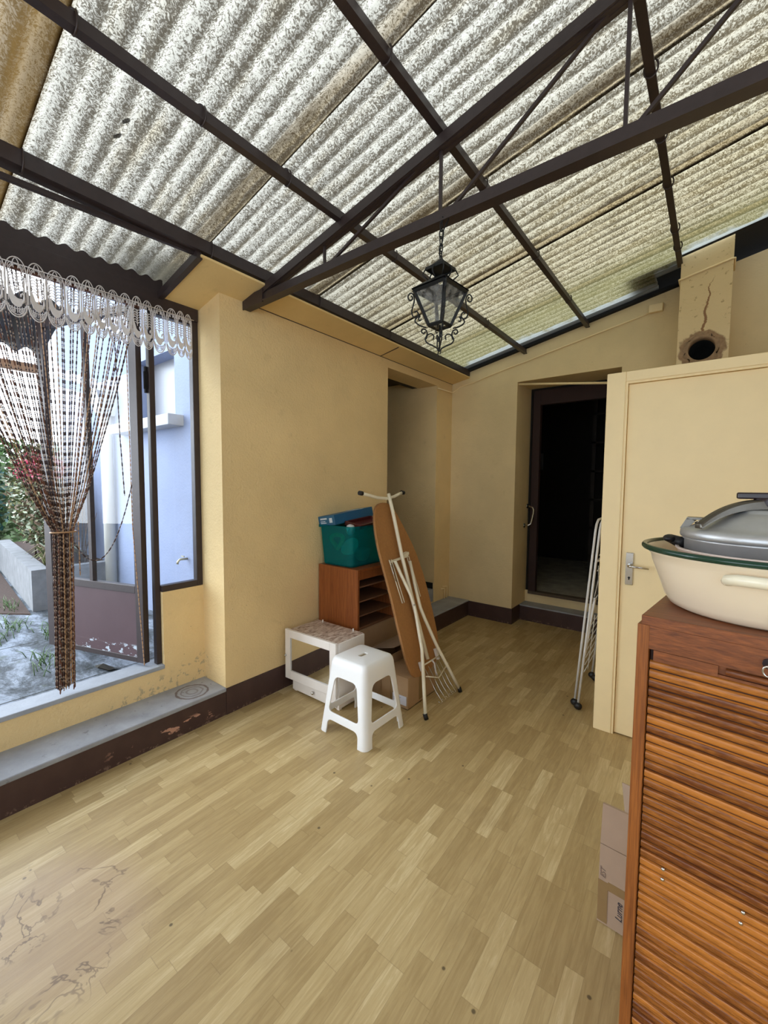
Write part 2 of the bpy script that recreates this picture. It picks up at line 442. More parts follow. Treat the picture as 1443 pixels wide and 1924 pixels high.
def ground_mat():
    t = NT('weathered_concrete'); co = t.geo()
    n1 = t.noise(t.map(co, (1, 2.2, 1)), 3.2, 6, .7, .4); n2 = t.noise(co, 40, 4, .7)
    col = t.ramp(t.m('ADD', t.m('MULTIPLY', n1, .8), t.m('MULTIPLY', n2, .25)), [(.38, lin('292d2a')), (.5, lin('565c63')), (.62, lin('8b94a0'))])
    x, y, z = t.xyz(co)
    j = t.step(t.m('ABSOLUTE', t.m('SUBTRACT', t.m('FRACT', t.m('DIVIDE', x, .95)), .5)), .488, .5)
    col = t.mix(j, col, lin('22241f'))
    moss = t.step(t.noise(co, 5, 4, .6), .6, .68)
    col = t.mix(t.m('MULTIPLY', moss, .45), col, lin('46502f'))
    return t.done(t.bsdf(col, .85, 0, t.bump(t.m('ADD', n1, t.m('MULTIPLY', n2, .4)), .5, .02), .3))
M_GROUND = ground_mat()

# ------------------------------------------------------------------ room numbers
XL, XW, YB, YR = -2.345, -2.59, 4.23, 1.405     # left wall, window wall, back wall, return
XR, YF = 1.45, -2.3
def zr(x): return 2.72 + .212*(x + 2.151)      # middle of the roof sheets

# ------------------------------------------------------------------ floor, walls
struct(MB().box((XL-.02, YF-.1, -.1), (XR+.1, 4.47, 0)).build('floor', M_FLOOR), 'pale wood-strip lino floor, stained and torn at the near left')

b = MB()
b.box((-2.62, YR, 0), (XL, 3.045, 2.585))                           # main block
b.box((-2.578, 3.045, 2.504), (XL, 3.9, 2.585))                      # lintel over stair opening
b.box((-4.2, 3.9, 0), (XL, 4.7, 2.585))                             # far jamb and stair wall
b.box((-2.44, 3.045, .0), (-2.36, 3.9, .315))                      # upper step riser
b.box((-2.70, YF, 0), (XW, 1.146, .325))                             # low wall under the glazed door
b.box((-2.70, 1.146, 0), (XW, YR+.02, .79))                          # low wall under the fixed window
b.box((-2.74, YF-.1, 0), (XW+.01, -.25, 2.5))                       # wall behind the view, near end
struct(b.build('wall_left', M_WALL), 'ochre rendered left wall with the door bay and the stair opening')

b = MB()
def wpoly(x0, x1, z0, zoff=.03, y0=YB, y1=YB+.42):
    b.prism([(x0, y0, z0), (x1, y0, z0), (x1, y0, zr(x1)-zoff), (x0, y0, zr(x0)-zoff)], (0, y1-y0, 0))
wpoly(XL, -1.6, 0); wpoly(-1.6, -.67, 2.5); wpoly(-.67, XR, 0)
b.box((-1.6, YB+.40, 0), (-.67, YB+.44, .29))                       # cream riser below the dark door
struct(b.build('wall_back', M_WALLB), 'cream plastered back wall with the dark doorway')

# right and front sides of the veranda (behind the view) with unseen windows added to bring in light
b = MB()
b.prism([(XR, 0.9, 0), (XR+.12, 0.9, 0), (XR+.12, 0.9, zr(XR)-.03), (XR, 0.9, zr(XR)-.03)], (0, 4.2, 0))
b.box((XR, YF-.1, 0), (XR+.12, 0.9, 1.0)); b.box((XR, YF-.1, 2.9), (XR+.12, .9, zr(XR)-.03)); b.box((XR, YF-.1, 1.0), (XR+.12, YF+.1, 2.9))
struct(b.build('wall_right', M_WALLB))
b = MB()
b.box((-2.7, YF-.1, 0), (XR, YF, .6)); b.box((-2.7, YF-.1, .6), (-2.45, YF, 2.7)); b.box((1.25, YF-.1, .6), (XR, YF, 3.3))
b.prism([(-2.7, YF-.1, 2.45), (1.25, YF-.1, 2.45), (1.25, YF-.1, zr(1.25)-.03), (-2.7, YF-.1, zr(-2.7)-.03)], (0, .1, 0))
struct(b.build('wall_front', M_WALLB))
def window(name, pts, along, n, z0, z1, fixed, thick=.05):
    # simple glazed wall: frame + one pane
    e = thing(name, (0,0,0), '', ''); del e['label']; del e['category']; e['kind'] = 'structure'
    f = MB(); a, c = pts
    def bx(p0, p1, q0, q1, mb, t=thick):
        if along == 'x': mb.box((p0, fixed-t/2, q0), (p1, fixed+t/2, q1))
        else: mb.box((fixed-t/2, p0, q0), (fixed+t/2, p1, q1))
    bx(a, c, z0, z0+.05, f); bx(a, c, z1-.05, z1, f)
    for i in range(n+1):
        p = a + (c-a)*i/n; bx(p-.025, p+.025, z0, z1, f)
    f.build('window_frame', M_STEEL, e)
    g = MB(); bx(a, c, z0, z1, g, .006); g.build('pane', M_GLASS, e)
    return e
window('added_window_2', (-2.45, 1.25), 'x', 4, .6, 2.45, YF-.05)
window('added_window_3', (YF+.1, .9), 'y', 3, 1.0, 2.9, XR+.06)

# soffit between left wall and first purlin
b = MB()
b.hexa([(-2.62, 1.18, 2.522), (-2.13, 1.18, 2.618), (-2.13, YB, 2.618), (-2.62, YB, 2.522)],
       [(-2.62, 1.18, 2.534), (-2.13, 1.18, 2.630), (-2.13, YB, 2.630), (-2.62, YB, 2.534)])
struct(b.build('trim_1', M_SOFF), 'cream boarded soffit above the left wall')
b = MB().bar((-2.60, 1.175, 2.535), (-2.14, 1.175, 2.628), .03, .04)
struct(b.build('trim_2', M_STEEL), 'dark batten at the end of the soffit')
b = MB().bar((XL+.003, 1.62, 2.577), (XL+.003, YB, 2.577), .006, .006).bar((XL+.2, 2.93, 2.613), (XL, 2.93, 2.575), .008, .005)
struct(b.build('trim_7', M_BROWN))

# baseboards and steps
b = MB()
b.box((XL, YR, 0), (XL+.008, 3.045, .168)); b.box((XL-.2, YF, 0), (XL+.004, YR-.001, .151))
struct(b.build('baseboard_left', M_RISER), 'dark brown painted skirting and step riser, paint flaking')
b = MB()
b.box((-2.1, YB-.008, 0), (-1.6, YB, .165)); b.box((-1.6, YB-.008, 0), (-1.592, YB+.23, .165)); b.box((-1.59, 4.452, 0), (-.5, 4.62, .153))
b.box((XL+.001, 3.047, 0), (-2.09, YB-.001, .159))
struct(b.build('baseboard_back', M_RISER), 'dark brown skirting of the back wall and its steps')
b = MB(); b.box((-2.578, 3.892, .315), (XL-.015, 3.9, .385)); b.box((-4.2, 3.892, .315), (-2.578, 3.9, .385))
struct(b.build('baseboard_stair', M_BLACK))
b = MB()
b.box((XW-.05, YF, .150), (XL+.010, YR, .176))
struct(b.build('trim_3', M_STEP, bevel=.006), 'grey painted step below the glazed door with a round rust ring')
b = MB()
b.box((XL-.0, 3.06, .158), (-2.086, YB-.001, .174))
struct(b.build('trim_4', M_STEP, bevel=.006), 'grey lower step of the stair opening')
b = MB().box((-4.2, 3.045, .18), (-2.352, 3.9, .32))
struct(b.build('trim_5', M_STEP, bevel=.005), 'grey upper landing of the stair opening')
b = MB().box((-1.599, 4.447, .152), (-.5, 4.629, .168))
struct(b.build('trim_6', M_STEP, bevel=.006), 'grey step in front of the dark doorway')

# stair hall shell behind the opening
b = MB()
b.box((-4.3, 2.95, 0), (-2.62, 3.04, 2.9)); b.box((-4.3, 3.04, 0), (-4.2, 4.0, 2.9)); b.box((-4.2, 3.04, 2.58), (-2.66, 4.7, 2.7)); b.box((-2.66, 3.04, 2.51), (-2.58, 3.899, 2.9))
struct(b.build('wall_stair', simple('shade_brown_hall', '3b3024', .8, 0, .2, 6)))  # hall sides coloured dark to put shade into the stair opening

# ------------------------------------------------------------------ dark room behind the back wall
b = MB()
b.box((-2.3, 4.66, .2), (.1, 7.0, .29))
struct(b.build('floor_cellar', simple('grey_cellar_floor', 'a39e92', .9, 0, .5, 7, .3)))
b = MB()
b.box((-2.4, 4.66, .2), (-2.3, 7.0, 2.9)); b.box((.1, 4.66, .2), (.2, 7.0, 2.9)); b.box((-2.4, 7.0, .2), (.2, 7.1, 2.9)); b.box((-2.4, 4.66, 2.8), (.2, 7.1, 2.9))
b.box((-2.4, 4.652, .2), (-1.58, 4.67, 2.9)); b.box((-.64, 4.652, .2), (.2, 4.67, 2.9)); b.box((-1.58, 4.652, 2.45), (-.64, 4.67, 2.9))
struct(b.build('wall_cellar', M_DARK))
e = thing('door_3', (-1.1, 4.62, .29), '', ''); del e['label']; del e['category']; struct(e, 'dark brown frame of the doorway into the unlit back room')
b = MB(); b.box((-1.56, 4.60, .29), (-1.48, 4.66, 2.47)); b.box((-.75, 4.60, .29), (-.67, 4.66, 2.47)); b.box((-1.48, 4.60, 2.315), (-.75, 4.66, 2.47))
b.build('door_frame', M_DARKB, e, bevel=.004)
MB().box((-1.56, 4.595, .262), (-.67, 4.68, .292)).build('threshold', simple('worn_sill_wood', '54473a', .8, 0, .3, 20), e)
s = thing('shelving', (-.85, 6.0, .29), 'wooden shelves barely visible inside the dark back room', 'shelves')
for k in range(6):
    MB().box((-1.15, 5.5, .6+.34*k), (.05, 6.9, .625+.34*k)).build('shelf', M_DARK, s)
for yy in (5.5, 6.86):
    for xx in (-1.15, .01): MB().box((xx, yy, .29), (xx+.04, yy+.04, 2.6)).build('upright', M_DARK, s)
tag(MB().box((-1.43, 4.672, 1.72), (-1.32, 4.674, 1.98)).build('notice_sheet', simple('grey_paper', '6a6c72', .8), xf=Matrix.Translation((-.86, 2.31, .0))), 'dim grey sheet of paper pinned up inside the dark back room', 'paper')

# grab rail on the reveal, curtain rod across the doorway
g = thing('grab_rail', (-1.6, 4.58, 1.02), 'curved chrome grab rail on the reveal beside the dark doorway', 'handle')
pts = [(-1.6, 4.53, 1.02), (-1.555, 4.53, 1.022), (-1.53, 4.535, 1.04), (-1.522, 4.55, 1.08), (-1.52, 4.585, 1.15), (-1.522, 4.60, 1.19), (-1.535, 4.607, 1.215), (-1.565, 4.61, 1.228), (-1.6, 4.61, 1.23)]
MB().tube(pts, .0095, 12).build('rail', M_CHROME, g)
for p in ((4.53, 1.02), (4.61, 1.23)):
    MB().tube([(-1.6, p[0], p[1]), (-1.592, p[0], p[1])], .024, 20).build('mounting_plate', M_CHROME, g)
tag(MB().tube([(-1.6, 4.262, 2.485), (-.67, 4.27, 2.37)], .011, 10).build('curtain_rod', M_DOOR), 'thin cream curtain rod slanting across the top of the dark doorway', 'rod')

# conduit and junction box below the roof on the back wall
pts = [(-2.33, 3.895, 2.475), (-2.33, 4.20, 2.48), (-2.30, 4.222, 2.50), (-2.24, 4.222, 2.535), (-2.1, 4.222, 2.555)] + [(x, 4.222, zr(x)-.165) for x in (-1.9, -1.5, -1.0, -.6, -.47)]
tag(MB().tube(pts, .007, 8).build('cable_conduit', M_DOOR), 'cream cable running along the back wall just below the roof', 'cable')
tag(MB().tube([(-.256, 4.0, 2.96), (-.256, 3.79, 2.95), (-.245, 3.792, 2.953), (.035, 3.792, 3.012), (.052, 3.80, 3.014), (.052, 4.0, 3.01)], .007, 8).build('cable_conduit', M_DOOR), 'cream cable crossing the chimney breast just under the roof', 'cable')
tag(MB().box((-.485, 4.185, 2.90), (-.385, 4.23, 2.965)).build('junction_box', M_DOOR, bevel=.006), 'cream junction box on the back wall beside the chimney breast', 'electrical box')
tag(MB().tube([(-2.355, 4.05, .29), (-2.345, 4.06, .29), (-2.33, 4.1, .29), (-2.33, 4.105, .27), (-2.33, 4.105, .172)], .008, 8).tube([(-2.355, 4.08, .31), (-2.335, 4.12, .31), (-2.325, 4.15, .305), (-2.325, 4.155, .28), (-2.325, 4.155, .172)], .008, 8).build('water_pipes', M_DOOR), 'pair of thin cream pipes bending into the lower stair step', 'pipe')

# ------------------------------------------------------------------ chimney breast with flue hole
def chim_mat():
    t = NT('chimney_plaster'); co = t.geo(); x, y, z = t.xyz(co)
    col = t.mix(t.noise(co, 3, 4), lin('d0b98a'), lin('e2cda2'))
    w = t.m('MULTIPLY', t.m('SUBTRACT', t.noise(t.comb(0., 0., t.m('MULTIPLY', z, 1.)), 9, 4, .6), .5), .10)
    cx = t.m('ADD', t.m('ADD', -.112, w), t.m('MULTIPLY', t.m('SUBTRACT', z, 2.52), .12))
    d = t.m('ABSOLUTE', t.m('SUBTRACT', x, cx))
    wid = t.step(z, 2.98, 2.6, .002, .009)
    k = t.m('MULTIPLY', t.step(t.m('DIVIDE', d, wid), .6, 1.2, 1, 0), t.m('MULTIPLY', t.step(z, 2.95, 2.85), t.step(y, 3.9, 3.82)))
    col = t.mix(t.m('MULTIPLY', k, .85), col, lin('7c4f33'))
    col = t.mix(t.m('MULTIPLY', t.step(t.noise(co, 28, 5, .7), .60, .68), .6), col, lin('8b7148'))
    dx = t.m('SUBTRACT', x, -.105); dz = t.m('SUBTRACT', z, 2.437)
    r = t.m('ADD', t.m('SQRT', t.m('ADD', t.m('MULTIPLY', dx, dx), t.m('MULTIPLY', dz, dz))), t.m('MULTIPLY', t.m('SUBTRACT', t.noise(co, 22, 4), .5), .06))
    col = t.mix(t.m('MULTIPLY', t.step(r, .142, .128), t.step(y, 3.9, 3.82)), col, t.mix(t.noise(co, 40, 3), lin('6a4a30'), lin('b59a78')))
    col = t.mix(t.step(y, 3.812, 3.83), col, col)
    return t.done(t.bsdf(col, .8, 0, t.bump(t.noise(co, 35, 4), .35, .006), .3))
b = MB(); b.prism([(-.25, 3.8, 0), (.046, 3.8, 0), (.046, 3.8, zr(.046)-.012), (-.25, 3.8, zr(-.25)-.012)], (0, .44, 0))
ch = b.build('wall_chimney', [chim_mat(), M_BLACK]); struct(ch, 'cream chimney breast cracked above an open round flue hole')
c = MB().tube([(-.105, 3.7, 2.437), (-.105, 4.1, 2.437)], .080, 40).build('cutter', M_BLACK); c.location = (0,0,0)
c.data.transform(Matrix.Translation(WORG['cutter'])); c.location = (0,0,0)
boolcut(ch, c)
b = MB(); n = 40; ring = []
rg = random.Random(3)
for i in range(n):
    a = 2*PI*i/n; ring.append((a, .113 + rg.uniform(-.014, .012)))
vs = []; fs = []
for (a, ro) in ring:
    for (r, y) in ((ro, 3.801), (ro-.010, 3.795), (.1, 3.798), (.088, 3.794), (.0785, 3.794), (.0785, 3.87)):
        vs.append((-.105 + r*cos(a), y, 2.437 + r*sin(a)))
for i in range(n):
    j = (i+1) % n
    for k in range(5): fs.append((i*6+k, i*6+k+1, j*6+k+1, j*6+k))
o = b.add(vs, fs, 0, True).build('flue_ring', simple('crumbling_mortar', '9a7f61', .9, 0, .45, 26, .8, 50)); tag(o, 'crumbling mortar collar around the round flue hole in the chimney breast', 'pipe collar')

# ------------------------------------------------------------------ toilet cubicle partition and door
b = MB()
b.box((-.5, 2.70, 0), (-.405, 2.79, 2.09)); b.box((-.405, 2.70, 2.035), (XR, 2.79, 2.09)); b.box((.47, 2.70, 0), (XR, 2.79, 2.09))
b.box((-.5, 2.79, 0), (-.45, YB, 2.09))
struct(b.build('wall_partition', M_DOOR, bevel=.004), 'cream partition boxing in the corner, open above')
d = thing('door_2', (.03, 2.74, 0), '', ''); del d['label']; del d['category']; struct(d, 'cream flush door of the corner cubicle')
MB().box((-.392, 2.722, .006), (.462, 2.762, 2.022)).build('door_leaf', M_DOOR, d, bevel=.003)
b = MB(); b.box((-.405, 2.706, 0), (-.394, 2.73, 2.035)); b.box((-.394, 2.706, 2.024), (.47, 2.73, 2.035))
b.build('door_stop', M_DOOR, d)
h = MB().box((-.368, 2.714, .893), (-.330, 2.722, 1.078)).build('handle_plate', M_CHROME, d, bevel=.003)
MB().tube([(-.349, 2.716, 1.008), (-.349, 2.675, 1.008), (-.345, 2.665, 1.008), (-.33, 2.662, 1.008), (-.25, 2.664, 1.004)], [.008, .008, .008, .007, .005], 10).build('lever', M_CHROME, h)
MB().tube([(-.349, 2.7145, .935), (-.349, 2.713, .935)], .006, 12).box((-.352, 2.7125, .922), (-.346, 2.715, .935)).build('keyhole', M_BLACK, h)

# ------------------------------------------------------------------ roof sheets
def roof_sheet(b, y0, y1, x0, x1, wob):
    ny = int((y1-y0)/(CP/10)); nx = 10
    vs = []; fs = []
    for i in range(ny+1):
        y = y0 + (y1-y0)*i/ny; tt = i/ny
        off = .007*(1-tt)
        for k in range(nx+1):
            x = x0 + (x1-x0)*k/nx
            vs.append((x, y, zr(x) + off - .0095*cos(2*PI*y/CP) + wob*sin(x*3+y)))
    for i in range(ny):
        for k in range(nx):
            a = i*(nx+1)+k; fs.append((a, a+1, a+nx+2, a+nx+1))
    b.add(vs, fs, 0, True)
b = MB()
laps = [LAP0 + LAPP*k for k in range(-4, 5)]
for k in range(len(laps)-1):
    y0, y1 = laps[k]-.012, laps[k+1]
    if y1 > 3.55: y1 = 3.598
    roof_sheet(b, y0, y1, -2.68, XR+.2, .0)
roof_sheet(b, 3.586, 4.205, -2.68, -.42, 0)
roof_sheet(b, 3.586, 3.985, -.42, -.255, 0)
rng = random.Random(5)
roof_sheet(b, 3.586, 3.79, -.255, XR+.2, 0)
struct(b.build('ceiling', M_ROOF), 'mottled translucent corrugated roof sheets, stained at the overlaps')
b = MB()
b.hexa([(-.62, 3.84, zr(-.62)+.045), (XR+.2, 3.84, zr(XR+.2)+.045), (XR+.2, 4.7, zr(XR+.2)+.045), (-.62, 4.7, zr(-.62)+.045)],
       [(-.62, 3.84, zr(-.62)+.06), (XR+.2, 3.84, zr(XR+.2)+.06), (XR+.2, 4.7, zr(XR+.2)+.06), (-.62, 4.7, zr(-.62)+.06)])
b.hexa([(-2.7, 4.15, zr(-2.7)+.03), (-.62, 4.15, zr(-.62)+.03), (-.62, 4.7, zr(-.62)+.03), (-2.7, 4.7, zr(-2.7)+.03)],
       [(-2.7, 4.15, zr(-2.7)+.045), (-.62, 4.15, zr(-.62)+.045), (-.62, 4.7, zr(-.62)+.045), (-2.7, 4.7, zr(-2.7)+.045)])
b.prism([(-2.2, 4.185, zr(-2.2)-.042), (-.26, 4.185, zr(-.26)-.042), (-.26, 4.185, zr(-.26)-.016), (-2.2, 4.185, zr(-2.2)-.016)], (0, .05, 0))
struct(b.build('ceiling_flashing', M_BLACK), 'black bitumen strip closing the roof against the back wall')

# wall plate above the window and its wavy filler
b = MB().box((-2.645, -.3, 2.455), (-2.58, YR-.005, 2.565))
struct(b.build('trim_8', M_STEEL, bevel=.003), 'dark steel beam over the glazed door bay')
b = MB(); vs = []; fs = []; n = 180
for i in range(n+1):
    y = -.3 + (1.19+.3)*i/n
    zt = zr(-2.6) - .002 - .0095*cos(2*PI*y/CP)
    for xx in (-2.625, -2.585):
        vs += [(xx, y, 2.56), (xx, y, zt)]
for i in range(n):
    a = i*4; c = a+4
    fs += [(a, a+1, c+1, c), (a+2, c+2, c+3, a+3), (a+1, a+3, c+3, c+1)]
struct(b.add(vs, fs).build('trim_9', M_STEEL), 'wavy brown filler strip between beam and roof sheets')

# ------------------------------------------------------------------ purlins
def purlin(label, pa, pb, w, h, hooks, tee=True):
    pa = Vector(pa); pb = Vector(pb)
    t = thing('roof_purlin', pa, label, 'beam', 'purlins under the corrugated roof')
    b = MB()
    if tee:
        b.bar(pa + Vector((0,0,-h*.42)), pb + Vector((0,0,-h*.42)), w, h*.18)
        b.bar(pa + Vector((-w*.22,0,.05*h)), pb + Vector((-w*.22,0,.05*h)), w*.22, h*.9)
        b.bar(pa + Vector((w*.22,0,.05*h)), pb + Vector((w*.22,0,.05*h)), w*.22, h*.9)
    else:
        b.bar(pa, pb, w, h); b.bar(pa + Vector((-w*.8, 0, -h*.2)), pb + Vector((-w*.8, 0, -h*.2)), w*.5, h*.55)
    b.build('steel_bar', M_STEEL, t)
    for y in hooks:
        k = (y - pa.y)/(pb.y - pa.y); p = pa.lerp(pb, k)
        pts = [p + Vector((w*.7*cos(a), .0, h*.75*sin(a)+.002)) for a in [rad(q) for q in range(80, 411, 22)]]
        q = MB().tube(pts, .0035, 6)
        q.ball(p + Vector((-w*.35, 0, h*.75+.006)), .011, 6, sc=(1.2, 1.2, .7))
        q.build('hook_bolt', M_STEEL, t)
hk = [laps[i]-.03 for i in range(3, 9)]
purlin('steel purlin lowest on the slope, along the top of the left wall', (-2.151, YF, 2.690), (-2.151, YB-.01, 2.668), .048, .062, [.47, 1.24, 2.01, 2.79], False)
purlin('steel purlin second from the left wall, crossing the room behind the lantern', (-1.525, YF, 2.785), (-1.525, YB-.01, 2.783), .034, .044, [.47, .86, 1.25, 2.03, 2.81, 3.3])
purlin('steel purlin third from the left wall, ending above the dark doorway', (-.958, YF, 2.96), (-.958, YB-.01, 2.915), .034, .044, [1.22, 2.0, 2.78, 3.56])
purlin('steel purlin nearest the ridge, ending on the chimney breast', (-.27, YF, 3.03), (-.258, 3.85, 3.09), .034, .046, [2.0, 2.4, 2.79, 3.3, 3.56])
tag(MB().bar((-2.19, -.4, 2.575), (-2.175, 1.30, 2.652), .02, .02).build('brace_rod', M_STEEL), 'thin steel rod running close below the lowest purlin above the glazed door', 'rod')

# ------------------------------------------------------------------ truss
YT = 1.589
def zraf(x): return 2.562 + .2185*(x+2.345)
T = thing('roof_truss', (-1.0, YT, 2.56), 'brown painted steel roof truss spanning the room from the left wall', 'truss')
b = MB(); b.bar((XL-.02, YT-.012, zraf(XL-.02)), (XR+.1, YT-.012, zraf(XR+.1)), .012, .058); b.bar((XL-.02, YT+.012, zraf(XL-.02)), (XR+.1, YT+.012, zraf(XR+.1)), .012, .058); b.bar((XL-.02, YT, zraf(XL-.02)-.024), (XR+.1, YT, zraf(XR+.1)-.024), .052, .007)
b.build('rafter', M_STEEL, T)
b = MB()
def zch(x): return 2.556 + .012*min(1, (x+2.345)/.9)
xs = [XL-.02, -1.45, XR+.1]
for i in range(2):
    p, q = xs[i], xs[i+1]
    b.bar((p, YT-.012, zch(p)), (q, YT-.012, zch(q)), .012, .05); b.bar((p, YT+.012, zch(p)), (q, YT+.012, zch(q)), .012, .05); b.bar((p, YT, zch(p)-.022), (q, YT, zch(q)-.022), .054, .007)
b.build('tie_beam', M_STEEL, T)
for x in (-1.647, -.953, -.272, .42):
    MB().bar((x, YT, zch(x)), (x, YT, zraf(x)), .012, .012, up=(0,1,0)).build('strut', M_STEEL, T)
for a, c in (((-1.627, 2.58), (-.96, zraf(-.96))), ((-.905, 2.585), (-.29, zraf(-.29))), ((-.25, 2.58), (.4, zraf(.4)))):
    MB().bar((a[0], YT, a[1]), (c[0], YT, c[1]), .012, .012, up=(0,1,0)).build('diagonal', M_STEEL, T)
MB().box((XL-.02, YT-.028, 2.525), (XL+.20, YT-.02, 2.60)).build('gusset_plate', M_STEEL, T)

# ------------------------------------------------------------------ lantern
LX, LY = -.93, 1.56
Lt = thing('hanging_lantern', (LX, LY, 2.02), 'black wrought-iron lantern with dusty glass hanging from the roof truss', 'lantern')
def sq(r, z, ph=40): return [Vector((LX + r*cos(rad(ph+90*k)), LY + r*sin(rad(ph+90*k)), z)) for k in range(4)]
top, bot = sq(.110, 2.258), sq(.046, 2.118)
b = MB()
for k in range(4):
    j = (k+1) % 4
    b.tube([top[k], bot[k]], .0085, 4, smooth=False); b.tube([top[k], top[j]], .009, 4, smooth=False); b.tube([bot[k], bot[j]], .0085, 4, smooth=False)
b.build('lantern_frame', M_IRON, Lt)
for k in range(4):
    j = (k+1) % 4
    MB().add([top[k], top[j], bot[j], bot[k]], [(0,1,2,3)]).build('glass_pane', M_LGLASS, Lt)
MB().add(sq(.044, 2.116), [(0,1,2,3)]).build('base_pane', M_LGLASS, Lt)
b = MB(); t0, t1, t2 = sq(.122, 2.262), sq(.05, 2.30), sq(.05, 2.312)
for k in range(4):
    j = (k+1) % 4
    b.add([t0[k], t0[j], t1[j], t1[k]], [(0,1,2,3)]); b.add([t0[k]+Vector((0,0,.003)), t0[j]+Vector((0,0,.003)), t1[j]+Vector((0,0,.003)), t1[k]+Vector((0,0,.003))], [(3,2,1,0)])
b.build('lantern_roof', M_IRON, Lt)
b = MB(); c0, c1 = sq(.062, 2.345), sq(.008, 2.385)
for k in range(4):
    j = (k+1) % 4
    b.add([c0[k], c0[j], c1[j], c1[k]], [(0,1,2,3)]); b.bar((c0[k]), (c0[j]), .004, .012)
    m = (c0[k]+c0[j])/2; q = (t1[k]+t1[j])/2
    pts = [q.lerp(m, i/8) + (m-Vector((LX,LY,m.z)))*.35*sin(PI*i/8) for i in range(9)]
    b.tube(pts, .003, 6)
    b.tube([t1[k], t1[k].lerp(c0[k], .5) + (c0[k]-Vector((LX,LY,c0[k].z)))*.3, c0[k]], .003, 6)
b.add(c0, [(0,1,2,3)])
b.build('crown', M_IRON, Lt)
def spiral(c, u, v, r0, r1, a0, a1, n=22):
    return [c + u*(r0+(r1-r0)*i/n)*cos(a0+(a1-a0)*i/n) + v*(r0+(r1-r0)*i/n)*sin(a0+(a1-a0)*i/n) for i in range(n+1)]
V = Vector((0,0,1))
def cr(p, n=6):
    out = []
    for i in range(len(p)-1):
        a, b_, c, d_ = p[max(i-1,0)], p[i], p[i+1], p[min(i+2, len(p)-1)]
        for q in range(n):
            t = q/n; out.append(.5*((2*b_) + (c-a)*t + (2*a-5*b_+4*c-d_)*t*t + (3*b_-a-3*c+d_)*t**3))
    return out + [p[-1]]
for k in range(4):
    d = Vector((cos(rad(40+90*k)), sin(rad(40+90*k)), 0)); C0 = Vector((LX, LY, 0))
    P = lambda r, z: C0 + d*r + V*z
    # side scrolls, then the ones below the body
    S = lambda pts: cr([P(r_, z_) for r_, z_ in pts])
    MB().tube(S([(.122, 2.236), (.116, 2.228), (.120, 2.218), (.131, 2.220), (.134, 2.234), (.124, 2.246), (.113, 2.240), (.108, 2.22), (.113, 2.195), (.118, 2.172), (.112, 2.152), (.097, 2.148), (.090, 2.162), (.098, 2.174), (.106, 2.168)]), .003, 6).build('scroll', M_IRON, Lt)
    MB().tube(S([(.078, 2.140), (.085, 2.136), (.089, 2.145), (.083, 2.155), (.094, 2.150), (.104, 2.136), (.096, 2.124), (.078, 2.114), (.056, 2.108)]), .003, 6).build('scroll', M_IRON, Lt)
    MB().tube(S([(.060, 2.092), (.066, 2.084), (.076, 2.090), (.072, 2.102), (.058, 2.098), (.052, 2.082), (.060, 2.062), (.052, 2.046), (.030, 2.036), (.010, 2.024), (.004, 2.012)]), .003, 6).build('scroll', M_IRON, Lt)
    MB().tube(S([(.028, 2.060), (.024, 2.074), (.036, 2.084), (.050, 2.078), (.056, 2.062)]), .0028, 6).build('scroll', M_IRON, Lt)
b = MB().tube([P(0, 2.118), P(0, 2.02)], .003, 6).tube([P(.01, 2.118), P(.004, 2.04)], .003, 6)
b.tube(spiral(Vector((LX-.012, LY+.012, 2.008)), Vector((1,-1,0)).normalized(), V, .003, .012, 0, 1.7*PI), .002, 6).tube(spiral(Vector((LX+.012, LY-.012, 2.008)), Vector((-1,1,0)).normalized(), V, .003, .012, 0, 1.7*PI), .002, 6)
b.build('finial', M_IRON, Lt)
b = MB(); nl = 5; z0, z1 = 2.385, 2.53; LL = (z1-z0)/nl
for i in range(nl):
    zc = z0 + LL*(i+.5); ax = Vector((1,0,0)) if i % 2 else Vector((0,1,0))
    b.tube([Vector((LX, LY, zc)) + ax*.0085*cos(2*PI*q/14) + V*(LL*.68)*sin(2*PI*q/14) for q in range(14)], .0026, 5, closed=True)
b.tube([(LX, LY, z1), (LX, LY+.012, z1+.02), (LX, YT-.02, z1+.03)], .003, 6)
b.build('chain', M_IRON, Lt)
pts = [(LX+.01, LY, 2.38), (LX-.008, LY, 2.41), (LX+.008, LY, 2.46), (LX+.012, LY, 2.50), (LX+.03, YT-.02, 2.54)]
MB().tube(pts, .003, 6).build('cable', M_IRON, Lt)

# ------------------------------------------------------------------ fixed window and glazed door
e = thing('window_1', (-2.61, 1.25, .79), '', ''); del e['label']; del e['category']; struct(e, 'narrow fixed window beside the glazed door')
b = MB(); b.box((-2.655, 1.114, .345), (-2.615, 1.146, 2.46)); b.box((-2.64, 1.366, .79), (-2.594, YR, 2.46)); b.box((-2.64, 1.146, .79), (-2.594, 1.366, .828)); b.box((-2.64, 1.146, 2.43), (-2.594, 1.366, 2.46))
b.build('window_frame', M_STEEL, e, bevel=.003)
MB().box((-2.622, 1.14, .82), (-2.618, 1.37, 2.44)).build('pane', M_GLASS, e)
MB().bar((-2.65, 1.110, 1.98), (-2.65, 1.110, 2.13), .012, .02, up=(1,0,0)).bar((-2.64, 1.105, 2.0), (-2.64, 1.105, 2.10), .02, .012, up=(1,0,0)).build('bolt', M_BLACK, e)
struct(MB().box((-2.72, -.25, .32), (-2.58, 1.146, .345)).build('trim_10', simple('pale_stone_sill', '9aa0a9', .7, 0, .12, 20, .2), bevel=.004), 'pale stone sill of the glazed door')

